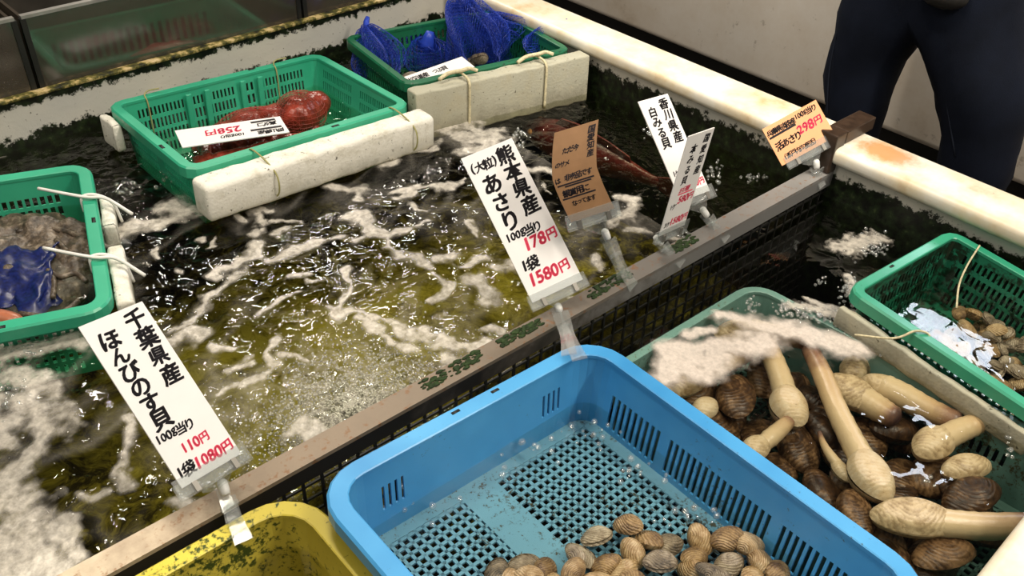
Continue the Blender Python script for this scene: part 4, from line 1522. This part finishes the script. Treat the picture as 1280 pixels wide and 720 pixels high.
geoduck('thick smooth tan geoduck stretched beside the slotted basket side', (1108, 486), -46, 0.036, 0.019, [(1105, 484), (1130, 496), (1160, 512), (1196, 528)], [0.020, 0.020, 0.018, 0.016], -0.024, -0.024)
geoduck('geoduck with split shell and brown-tipped neck pointing at the green basket', (1168, 556), 10, 0.036, 0.025, [(1172, 552), (1195, 540), (1215, 532), (1230, 526)], [0.018, 0.0175, 0.016, 0.013], -0.022, -0.014)
geoduck('half-open geoduck shell with torn brown skin near the water edge', (1208, 586), -30, 0.036, 0.020, None, None, -0.028)
geoduck('geoduck with a thin reddish brown neck bending under the bubbles', (1070, 462), 20, 0.030, 0.022, [(1066, 462), (1085, 450), (1110, 443), (1150, 450), (1168, 458)], [0.017, 0.014, 0.011, 0.009, 0.007], -0.040, -0.014)
geoduck('geoduck half covered by cream froth beside the blue basket', (858, 476), 25, 0.045, 0.028, [(872, 466), (905, 452), (935, 440)], [0.020, 0.018, 0.015], -0.024, -0.020)
geoduck('small white geoduck shell between brown clams near the blue basket', (882, 512), 0, 0.022, 0.018, None, None, -0.030)
geoduck('geoduck under the froth with its neck running along the basket edge', (925, 418), -10, 0.040, 0.024, [(940, 412), (970, 418), (1010, 428)], [0.018, 0.016, 0.013], -0.034, -0.026)
geoduck('dark purple necked geoduck lying across the brown clams', (945, 562), 30, 0.026, 0.018, [(948, 560), (962, 548), (978, 534), (990, 522)], [0.010, 0.013, 0.0115, 0.009], -0.024, -0.020)
geoduck('thin pale geoduck siphon trailing beside the long-necked one', (1052, 588), -60, 0.020, 0.011, [(1052, 586), (1040, 572), (1030, 556), (1024, 540)], [0.008, 0.007, 0.005, 0.003], -0.030, -0.022)


# ================================================================== OCTOPUS, NETS, FISH
def mat_flesh(name, c0, c1, c2, rough=0.25, scale=30):
    m, nt, out = new_mat(name)
    n = N(nt)
    f = n.noise(scale, 5, 0.65)
    v = n('TexVoronoi', {'Vector': n('TexCoord').outputs['Object'], 'Scale': 130.0}).outputs[0]
    principled(nt, out, n.ramp(f, [(0.32, c0), (0.52, c1), (0.72, c2)]), rough, 0.5, bump=n.math('ADD', f, n.math('MULTIPLY', v, 0.5)), bstr=0.5, bdist=0.004)
    return m


MT['octo'] = mat_flesh('octopus_skin', (0.06, 0.014, 0.008), (0.20, 0.030, 0.016), (0.46, 0.075, 0.045))
MT['fish'] = mat_flesh('red_fish_skin', (0.045, 0.009, 0.008), (0.10, 0.015, 0.012), (0.17, 0.035, 0.026), 0.35, 26)
MT['bagshell'] = mat_flesh('grey_shell_heap', (0.025, 0.019, 0.014), (0.10, 0.075, 0.052), (0.30, 0.24, 0.18), 0.4, 70)


def wire(me, th, name, mat, parent):
    o = link('temporary', me)
    w = o.modifiers.new('w', 'WIREFRAME')
    w.thickness = th
    w.use_even_offset = False
    m2 = bake(o, name)
    return link(name, m2, mat, parent)


def set_parent_world(o, root):
    o.parent = root
    o.matrix_parent_inverse = Matrix.Translation(-root.location)


OC = at(320, 165, 0.0)
oc = empty('octopus', (OC.x, OC.y, -0.04))
tag(oc, 'red octopus in a fine red net, lying in the bright green basket', 'octopus')
mb = MB()
for (px, py, z, r) in ((392, 132, 0.020, 0.036), (374, 142, 0.018, 0.048), (345, 150, 0.005, 0.044), (310, 160, -0.002, 0.042), (282, 172, -0.006, 0.040), (262, 188, -0.010, 0.034), (335, 172, 0.0, 0.036), (300, 182, -0.006, 0.034)):
    ball(mb, at(px, py, z), (r, r, r * 0.82))
for path in (((255, 182), (258, 192), (262, 205)), ((270, 200), (300, 192), (335, 182), (370, 172)), ((350, 178), (385, 168), (398, 158)), ((245, 198), (250, 206), (262, 212)), ((330, 180), (300, 196), (275, 206))):
    pts = catmull([at(x, y, 0.010) for (x, y) in path], 5)
    mb.tube(pts, [0.013 - 0.006 * i / len(pts) for i in range(len(pts))], 8)
me = remeshed(mb, 0.006, 5, 0.012, 26)
set_parent_world(link('body', me, MT['octo'], None, True), oc)
mb = MB()
ball(mb, at(376, 141, 0.018), (0.054, 0.054, 0.045), 26, 16)
ball(mb, at(325, 162, 0.004), (0.090, 0.052, 0.045), 34, 16, Matrix.Rotation(-0.5, 3, 'Z'))
me = mb.mesh('net')
set_parent_world(wire(me, 0.0007, 'net', MT['net_red'], None), oc)


def net_bag(label, base, top, r0, r1, seg, rows_, folds, ph, squash=1.0):
    """gathered net bag: diamond mesh tube narrowing to its knot"""
    base, top = Vector(base), Vector(top)
    root = empty('net_bag', base)
    tag(root, label, 'net bag', 'blue net bags in the dark green basket')
    ax = (top - base)
    u = ax.orthogonal().normalized()
    w = ax.normalized().cross(u)
    for lay, (sc, sg) in enumerate(((1.0, seg), (0.82, seg - 6), (0.62, seg - 12))):
        vs, fs = [], []
        for i in range(rows_ + 1):
            t = i / rows_
            r = (r0 * (1 - t) ** 0.8 + r1 * t) * sc * (0.75 + 0.25 * math.sin(min(1, t * 3) * 1.57))
            for k in range(sg):
                a = 2 * math.pi * (k + 0.5 * (i % 2)) / sg
                rr = r * (1 + 0.22 * math.sin(folds * a + ph + t * 2 + lay) + 0.10 * math.sin(2 * a + ph))
                c = base.lerp(top, t) + Vector((math.sin(t * 4 + ph), math.cos(t * 3 + ph), 0)) * 0.006
                vs.append(c + (u * math.cos(a) + w * math.sin(a)) * rr - base)
        for i in range(rows_):
            for k in range(sg):
                k2 = (k + 1) % sg
                if i % 2 == 0:
                    fs.append((i * sg + k, i * sg + k2, (i + 1) * sg + k))
                else:
                    fs.append((i * sg + k, (i + 1) * sg + k2, (i + 1) * sg + k))
        # each diamond is closed by its neighbours: strings only along the slanted edges
        me = MB().add(vs, [f for f in fs]).mesh('net')
        wire(me, 0.0011, 'net', MT['net_blue'], root)
    # knot and loose tail
    d = ax.normalized()
    MB().tube([Vector(top - base) - d * 0.01, Vector(top - base), Vector(top - base) + d * 0.012 + u * 0.004, Vector(top - base) + d * 0.022 + u * 0.012], [r1 * 0.9, r1 * 0.5, r1 * 0.45, r1 * 0.3], 8).build('knot', MT['net_blue'], root, True)
    return root


net_bag('blue net bag with a tall gathered peak at the basket corner', at(478, 92, 0.02), at(458, 34, 0.085), 0.060, 0.016, 44, 22, 5, 0.3)
net_bag('largest blue net bag, bunched up high over the shellfish', at(598, 72, 0.03), at(578, 2, 0.11), 0.078, 0.030, 52, 26, 4, 1.7)
net_bag('blue net bag sagging low beside the biggest bag', at(640, 62, 0.02), at(612, 30, 0.06), 0.070, 0.030, 46, 20, 3, 2.6)
net_bag('small blue net bag with its end pointing at the white rim', at(664, 66, 0.035), at(700, 34, 0.095), 0.040, 0.014, 34, 20, 4, 4.0)
net_bag('flat blue net bag spread over the middle of the dark green basket', at(530, 70, 0.0), at(535, 52, 0.045), 0.070, 0.030, 48, 14, 3, 5.2)

# left basket: grey shellfish in a brown net with a blue net over it
NB = at(60, 335, 0.0)
nb = empty('net_bag', (NB.x, NB.y, -0.06))
tag(nb, 'brown net bag of grey shellfish in the green basket with cord ties', 'net bag')
mb = MB()
for (px, py, z, r) in ((55, 290, -0.012, 0.045), (90, 300, -0.018, 0.042), (20, 300, -0.018, 0.050), (95, 335, -0.022, 0.042), (80, 365, -0.026, 0.042), (45, 385, -0.026, 0.036), (50, 330, -0.026, 0.05), (-10, 320, -0.02, 0.06), (110, 315, -0.01, 0.03), (15, 360, -0.02, 0.05)):
    ball(mb, at(px, py, z), (r, r, r * 0.7))
me = remeshed(mb, 0.007, 4, 0.030, 42)
set_parent_world(link('shellfish_heap', me, MT['bagshell'], None, True), nb)
for k, path in enumerate((((20, 290), (50, 284), (85, 290), (105, 300)), ((60, 338), (75, 346), (95, 342), (108, 352)), ((66, 372), (68, 352), (60, 338)), ((25, 392), (55, 395), (82, 388), (98, 376)), ((70, 300), (88, 316), (104, 318)))):
    pts = catmull([at(x, y, 0.006) for (x, y) in path], 5)
    set_parent_world(MB().tube(pts, 0.0045, 7).build('net_strand', MT['bagshell'], None, True), nb)
BC = at(20, 345, 0.0)
bc = empty('blue_net', (BC.x, BC.y, -0.02))
tag(bc, 'dark blue wet net draped over the grey shellfish bag', 'net')
vs, fs = [], []
nxx, nyy = 34, 30
for i in range(nxx):
    for j in range(nyy):
        px = -40 + 112 * i / (nxx - 1)
        py = 318 + 70 * j / (nyy - 1) + 14 * math.sin(i * 0.35) * (j / nyy)
        px += 12 * float(fbm(np.array(j * 0.25 + 3.0), np.array(i * 0.05), 2)) * (i / nxx) * 2
        py += 16 * float(fbm(np.array(i * 0.22 + 9.0), np.array(j * 0.05), 2)) * 2
        p = at(px, py, 0.0)
        zz = 0.010 + 0.020 * float(fbm(np.array(p.x * 22), np.array(p.y * 22), 3)) - 0.030 * max(0, (j / nyy) - 0.55) - 0.02 * max(0, i / nxx - 0.8)
        vs.append((p.x, p.y, zz))
for i in range(nxx - 1):
    for j in range(nyy - 1):
        fs.append((i * nyy + j, (i + 1) * nyy + j, (i + 1) * nyy + j + 1, i * nyy + j + 1))
mb_ = MB().add(vs, fs)
MT['blue_cloth'] = plain('wet_blue_net', (0.006, 0.012, 0.085), 0.35, 0.5, 0.5, 160)
me = mb_.mesh('net_sheet')
ob = link('temporary', me, MT['blue_cloth'])
so = ob.modifiers.new('s', 'SOLIDIFY')
so.thickness = 0.002
me2 = bake(ob, 'net_sheet')
set_parent_world(link('net_sheet', me2, MT['blue_cloth'], None, True), bc)
mb = MB()
mb.tube(catmull([at(-20, 398, 0.012), at(5, 398, 0.014), at(24, 404, 0.012), at(36, 404, 0.010)], 4), [0.014] * 4 + [0.013] * 4 + [0.011, 0.010, 0.008, 0.006, 0.004], 9)
tag(mb.build('shellfish_piece', plain('orange_brown_flesh', (0.36, 0.12, 0.06), 0.35, 0.5, 0.3), None, True), 'orange brown piece of shellfish at the edge of the left green basket', 'shellfish')


def fish(label, head, tail, h, wd, mat, name='fish'):
    head, tail = Vector(head), Vector(tail)
    root = empty(name, head.lerp(tail, 0.5))
    tag(root, label, 'fish')
    ax = tail - head
    L = ax.length
    t_ = ax.normalized()
    up = Vector((-0.35, 0, 0.94))
    up = (up - t_ * up.dot(t_)).normalized()
    sd = t_.cross(up)
    prof = [(0, 0.10, 0.10), (0.05, 0.42, 0.45), (0.13, 0.72, 0.80), (0.25, 0.96, 1.0), (0.4, 1.0, 0.96), (0.58, 0.80, 0.72), (0.75, 0.50, 0.42), (0.88, 0.28, 0.20), (0.93, 0.30, 0.14)]
    seg = 18
    vs, fs = [], []
    o = head - root.location
    for (s, hh, ww) in prof:
        for k in range(seg):
            a = 2 * math.pi * k / seg
            vs.append(o + t_ * (s * L) + up * (math.sin(a) * h * hh) + sd * (math.cos(a) * wd * ww))
    for i in range(len(prof) - 1):
        for k in range(seg):
            k2 = (k + 1) % seg
            fs.append((i * seg + k, i * seg + k2, (i + 1) * seg + k2, (i + 1) * seg + k))
    fs.append(tuple(range(seg))[::-1])
    fs.append(tuple((len(prof) - 1) * seg + k for k in range(seg)))
    link('body', MB().add(vs, fs).mesh('body'), mat, root, True)

    def fin(nm, pts, thick=0.0015):
        P = [o + t_ * (a * L) + up * (b * h) + sd * (c * wd) for (a, b, c) in pts]
        nn = (P[1] - P[0]).cross(P[2] - P[0]).normalized() * thick
        k = len(P)
        MB().add([p + nn for p in P] + [p - nn for p in P], [tuple(range(k)), tuple(range(2 * k - 1, k - 1, -1))] + [(i, k + i, k + (i + 1) % k, (i + 1) % k) for i in range(k)]).build(nm, mat, root)
    fin('tail_fin', [(0.91, 0.28, 0), (1.06, 0.75, 0), (1.02, 0.0, 0), (1.06, -0.75, 0), (0.91, -0.28, 0)])
    fin('dorsal_fin', [(0.25, 0.92, 0), (0.30, 1.35, 0), (0.42, 1.42, 0), (0.60, 1.15, 0), (0.74, 0.78, 0), (0.75, 0.48, 0)])
    for s in (-1, 1):
        fin('pectoral_fin', [(0.26, -0.1, s * 0.97), (0.40, -0.30, s * 2.0), (0.46, -0.75, s * 2.1), (0.34, -0.55, s * 1.2)])
        eb = MB()
        ball(eb, o + t_ * (0.105 * L) + up * (h * 0.32) + sd * (s * wd * 0.60), (0.007, 0.007, 0.007), 10, 8)
        eb.build('eye', MT['fish_eye'], root, True)
    return root


MT['fish_eye'] = plain('fish_eye', (0.45, 0.20, 0.06), 0.15, 0.6, 0.3)
fish('large dark red fish swimming just under the tank water behind the signs', at(652, 156, -0.090), at(838, 235, -0.115), 0.058, 0.036, MT['fish'])

# ================================================================== ACRYLIC TANKS BEHIND
m, nt, out = new_mat('dirty_acrylic')
n = N(nt)
f = n.noise(5, 5, 0.65, world=True)
tr = n('BsdfTransparent', {0: (0.50, 0.48, 0.43, 1)})
di = n('BsdfDiffuse', {0: (0.12, 0.10, 0.08, 1)})
gl = n('BsdfGlossy', {'Color': (1, 1, 1, 1), 'Roughness': 0.12})
hz = n.ramp(f, [(0.3, (0.26,) * 3), (0.7, (0.52,) * 3)])
a_ = n('MixShader', {0: hz, 1: tr.outputs[0], 2: di.outputs[0]})
b_ = n('MixShader', {0: 0.07, 1: a_.outputs[0], 2: gl.outputs[0]})
nt.links.new(b_.outputs[0], out.inputs[0])
MT['acrylic'] = m
MT['frame_metal'] = plain('dull_aluminium', (0.36, 0.35, 0.33), 0.4, 0.5, 0.2, Metallic=0.6)
MT['dark_liner'] = plain('dark_liner', (0.035, 0.030, 0.024), 0.6, 0.3, 0.4, 12)


def aquarium(label, x0, x1, y0, y1, z0, z1):
    root = empty('acrylic_tank', ((x0 + x1) / 2, y0, z0))
    tag(root, label, 'tank', 'acrylic tanks on the back ledge')
    inv = Matrix.Translation(-root.location)

    def part(nm, a, b, mat):
        o = MB().box(a, b).build(nm, mat, root)
        o.matrix_parent_inverse = inv
    t = 0.006
    part('front_pane', (x0, y0, z0), (x1, y0 + t, z1), MT['acrylic'])
    part('side_pane', (x0, y0 + t, z0), (x0 + t, y1 - t, z1), MT['acrylic'])
    part('side_pane', (x1 - t, y0 + t, z0), (x1, y1 - t, z1), MT['acrylic'])
    part('back_pane', (x0, y1 - t, z0), (x1, y1, z1 + 0.2), MT['dark_liner'])
    part('bottom_panel', (x0 + t, y0 + t, z0), (x1 - t, y1 - t, z0 + 0.004), MT['dark_liner'])
    part('top_edge', (x0 - 0.001, y0 - 0.002, z1), (x1 + 0.001, y0 + 0.010, z1 + 0.006), MT['frame_metal'])
    part('corner_post', (x0 - 0.004, y0 - 0.003, z0), (x0 + 0.006, y0 + 0.008, z1), MT['black'])
    part('corner_post', (x1 - 0.006, y0 - 0.003, z0), (x1 + 0.004, y0 + 0.008, z1), MT['black'])


aquarium('acrylic tank with a green basket and a red octopus behind its dirty pane', 0.460, 1.036, 1.7852, 2.22, -0.0599, 0.238)
aquarium('acrylic tank at the left end of the ledge with a green basket inside', -0.15, 0.446, 1.7852, 2.22, -0.0599, 0.238)
aquarium('narrow dark acrylic tank at the right end of the ledge', 1.050, 1.235, 1.7852, 2.22, -0.0599, 0.238)
gsl = {0: rows(0.05, 0.95, 20, [(0.2, 0.7)]), 1: rows(0.05, 0.95, 14, [(0.2, 0.7)]), 2: rows(0.05, 0.95, 20, [(0.2, 0.7)]), 3: rows(0.05, 0.95, 14, [(0.2, 0.7)])}
basket('plastic_basket', 'green basket standing inside the middle acrylic tank on the ledge', (0.745, 1.935, 0.100), -4, 0, 0, 0.46, 0.27, 0.11, MT['green_pale'], MT['green'], 0.012, 0.014, 0.06, gsl, 0.014, 0.004)
basket('plastic_basket', 'green basket standing inside the left acrylic tank on the ledge', (0.16, 1.935, 0.100), -4, 0, 0, 0.46, 0.27, 0.11, MT['green_pale'], MT['green'], 0.012, 0.014, 0.06, gsl, 0.014, 0.004)
q = Vector((0.76, 1.90, -0.005))
o2 = empty('octopus', q)
tag(o2, 'pinkish red octopus dimly seen through the acrylic tank pane', 'octopus')
mb = MB()
ball(mb, (0, 0, 0.035), (0.12, 0.055, 0.045))
ball(mb, (0.10, 0.01, 0.025), (0.06, 0.04, 0.026))
mb.tube(catmull([(-0.10, -0.02, 0.02), (-0.15, -0.03, 0.02), (-0.18, 0.0, 0.018)], 4), 0.012, 8)
link('body', remeshed(mb, 0.007, 4, 0.012, 22), mat_flesh('pink_octopus_skin', (0.34, 0.05, 0.06), (0.52, 0.10, 0.11), (0.62, 0.20, 0.18)), o2, True)
# rusty sheet at the end of the ledge
MT['rusty'] = mat_flesh('rusty_sheet', (0.45, 0.20, 0.07), (0.62, 0.44, 0.25), (0.70, 0.58, 0.42), 0.6, 14)
pl = empty('rusty_sheet', (1.335, 1.86, 0.1032))
tag(pl, 'rust stained beige sheet lying on the ledge beside the narrow tank', 'sheet')
o = block('sheet', (-0.085, -0.075, 0.0), (0.085, 0.16, 0.006), MT['rusty'], pl, 0.002)
MB().tube([(0.0, -0.03, 0.006), (0.0, -0.03, 0.12)], 0.006, 10).build('pipe', MT['white_joint'], pl, True)

# ================================================================== PERSON
PX = 2.02


def pj(px, py):
    p = atp(px, py, 0, PX)
    return (p.x, p.y, p.z)


lk, rk = pj(1066, 150), pj(1231, 190)
lt, rt = pj(1078, 85), pj(1227, 110)
lh, rh = pj(1094, 8), pj(1220, 18)
hc = pj(1160, -80)
FLOOR = -0.60
J = {
    'pelvis': (hc, 0.128), 'lhip': (lh, 0.089), 'lthigh': (lt, 0.094), 'lknee': ((lk[0], lk[1], lk[2]), 0.076), 'lcalf': ((lk[0] + 0.01, lk[1] + 0.01, -0.28), 0.068), 'lank': ((lk[0] + 0.02, lk[1] + 0.015, -0.50), 0.060),
    'rhip': (rh, 0.092), 'rthigh': (rt, 0.106), 'rknee': ((rk[0], rk[1], rk[2]), 0.090), 'rcalf': ((rk[0] + 0.01, rk[1] - 0.005, -0.28), 0.072), 'rank': ((rk[0] + 0.02, rk[1] - 0.01, -0.50), 0.060),
    'waist': ((hc[0], hc[1], hc[2] + 0.16), 0.15), 'chest': ((hc[0] - 0.01, hc[1], hc[2] + 0.38), 0.16), 'neckb': ((hc[0] - 0.02, hc[1], hc[2] + 0.54), 0.075), 'neck': ((hc[0] - 0.03, hc[1], hc[2] + 0.60), 0.055), 'head': ((hc[0] - 0.04, hc[1], hc[2] + 0.70), 0.085), 'crown': ((hc[0] - 0.04, hc[1], hc[2] + 0.80), 0.080),
    'lsh': ((hc[0] - 0.01, hc[1] + 0.19, hc[2] + 0.46), 0.068), 'lel': ((hc[0] - 0.02, hc[1] + 0.26, hc[2] + 0.22), 0.050), 'lwr': ((hc[0] - 0.16, hc[1] + 0.20, hc[2] + 0.26), 0.032), 'lpalm': ((hc[0] - 0.20, hc[1] + 0.17, hc[2] + 0.30), 0.030),
    'rsh': ((hc[0] - 0.01, hc[1] - 0.19, hc[2] + 0.46), 0.068), 'rel': ((hc[0] - 0.02, hc[1] - 0.26, hc[2] + 0.22), 0.050), 'rwr': ((hc[0] - 0.16, hc[1] - 0.20, hc[2] + 0.26), 0.032), 'rpalm': ((hc[0] - 0.20, hc[1] - 0.17, hc[2] + 0.30), 0.030),
}
ED = [('pelvis', 'lhip'), ('lhip', 'lthigh'), ('lthigh', 'lknee'), ('lknee', 'lcalf'), ('lcalf', 'lank'), ('pelvis', 'rhip'), ('rhip', 'rthigh'), ('rthigh', 'rknee'), ('rknee', 'rcalf'), ('rcalf', 'rank'), ('pelvis', 'waist'), ('waist', 'chest'), ('chest', 'neckb'), ('neckb', 'neck'), ('neck', 'head'), ('head', 'crown'), ('chest', 'lsh'), ('lsh', 'lel'), ('lel', 'lwr'), ('lwr', 'lpalm'), ('chest', 'rsh'), ('rsh', 'rel'), ('rel', 'rwr'), ('rwr', 'rpalm')]
for sgn, s in ((1, 'l'), (-1, 'r')):
    bx, by, bz = J[s + 'palm'][0]
    for k, (dy, ln) in enumerate(((-0.026, 0.062), (-0.009, 0.074), (0.009, 0.070), (0.026, 0.054))):
        a, b = '%sf%da' % (s, k), '%sf%db' % (s, k)
        J[a] = ((bx - 0.035, by + dy, bz - 0.004), 0.009)
        J[b] = ((bx - 0.035 - ln * 0.8, by + dy * 1.1, bz - 0.004 - ln * 0.5), 0.008)
        ED += [(s + 'palm', a), (a, b)]
    J[s + 'th'] = ((bx - 0.02, by - sgn * 0.05, bz + 0.0), 0.0095)
    ED.append((s + 'palm', s + 'th'))
names = list(J)
bm = bmesh.new()
lay = bm.verts.layers.skin.verify()
bvs = {}
ORG = Vector((PX, hc[1], FLOOR))
for nme in names:
    v = bm.verts.new(Vector(J[nme][0]) - ORG)
    v[lay].radius = (J[nme][1],) * 2
    v[lay].use_root = nme == 'pelvis'
    bvs[nme] = v
for a, b in ED:
    bm.edges.new((bvs[a], bvs[b]))
me = bpy.data.meshes.new('body')
bm.to_mesh(me)
bm.free()
ob = link('temporary', me)
ob.modifiers.new('skin', 'SKIN')
sd = ob.modifiers.new('sub', 'SUBSURF')
sd.levels = sd.render_levels = 2
me = bake(ob, 'body')
MT['jacket'] = plain('dark_jacket', (0.03, 0.03, 0.035), 0.8, 0.2, 0.2)
MT['skin'] = plain('skin', (0.52, 0.34, 0.25), 0.5, 0.4, 0.06)
for mm in ('denim', 'jacket', 'skin'):
    me.materials.append(MT[mm])
zw = hc[2] - FLOOR + 0.06
for p in me.polygons:
    c = p.center
    if c.z > hc[2] - FLOOR + 0.57 or c.x < hc[0] - PX - 0.15:
        p.material_index = 2
    elif c.z > zw or abs(c.y) > 0.185 and c.z > hc[2] - FLOOR + 0.03:
        p.material_index = 1
    else:
        p.material_index = 0
# soft trouser wrinkles
co = np.empty(len(me.vertices) * 3)
me.vertices.foreach_get('co', co)
nn = np.empty(len(me.vertices) * 3)
me.vertices.foreach_get('normal', nn)
co, nn = co.reshape(-1, 3), nn.reshape(-1, 3)
k = (co[:, 2] < zw).astype(float)
co = co + nn * (fbm(co[:, 1] * 9 + co[:, 0] * 9, co[:, 2] * 14, 3) * 0.034 * k)[:, None]
me.vertices.foreach_set('co', co.ravel())
me.update()
person = empty('person', ORG)
tag(person, 'person in dark blue jeans standing behind the white tank rim', 'person')
link('body', me, None, person, True)
MT['seam'] = plain('seam_thread', (0.014, 0.018, 0.03), 0.9, 0.2)
for s in (-1, 1):                                   # seams down the jeans
    A_, B_, C_ = (lh, lt, lk) if s < 0 else (rh, rt, rk)
    r = (J['lhip'][1], J['lthigh'][1], J['lknee'][1]) if s < 0 else (J['rhip'][1], J['rthigh'][1], J['rknee'][1])
    dy = 0.75 if s < 0 else 0.62
    pts = [Vector(p) - ORG + Vector((-rr * 0.80, dy * rr * 0.62, 0)) for p, rr in zip((A_, B_, C_), r)]
    MB().tube(catmull(pts, 6), 0.0018, 5).build('seam', MT['seam'], person, True)
pc = Vector(pj(1206, -8)) - ORG + Vector((-0.13, 0, 0.01))
mb = MB()
ball(mb, pc + Vector((0.02, 0, 0.012)), (0.028, 0.052, 0.028), 16, 10)
mb.build('belt_pouch', plain('dark_grey_pouch', (0.014, 0.013, 0.012), 0.5, 0.4), person, True)
mb = MB()
ball(mb, Vector(J['crown'][0]) - ORG + Vector((0.012, 0, 0.01)), (0.098, 0.090, 0.085), 18, 12)
mb.build('hair', plain('dark_hair', (0.02, 0.016, 0.012), 0.6, 0.4), person, True)
hd = Vector(J['head'][0]) - ORG
mb = MB()
for s in (-1, 1):
    ball(mb, hd + Vector((-0.078, s * 0.032, 0.035)), (0.010, 0.013, 0.009), 10, 8)
mb.build('eyes', MT['ink'], person, True)
mb = MB()
ball(mb, hd + Vector((-0.088, 0, 0.008)), (0.016, 0.013, 0.022), 10, 8)
for s in (-1, 1):
    ball(mb, hd + Vector((0.0, s * 0.088, 0.015)), (0.018, 0.010, 0.028), 10, 8)
mb.build('nose_and_ears', MT['skin'], person, True)
mb = MB()
ball(mb, hd + Vector((-0.080, 0, -0.035)), (0.006, 0.024, 0.006), 10, 8)
mb.build('mouth', plain('lips', (0.40, 0.18, 0.15), 0.5), person, True)
for s in ('l', 'r'):
    a = Vector(J[s + 'ank'][0]) - ORG
    mb = MB()
    ball(mb, (a.x - 0.06, a.y, 0.045), (0.135, 0.052, 0.045), 18, 10)
    mb.build('shoe', MT['black'], person, True)
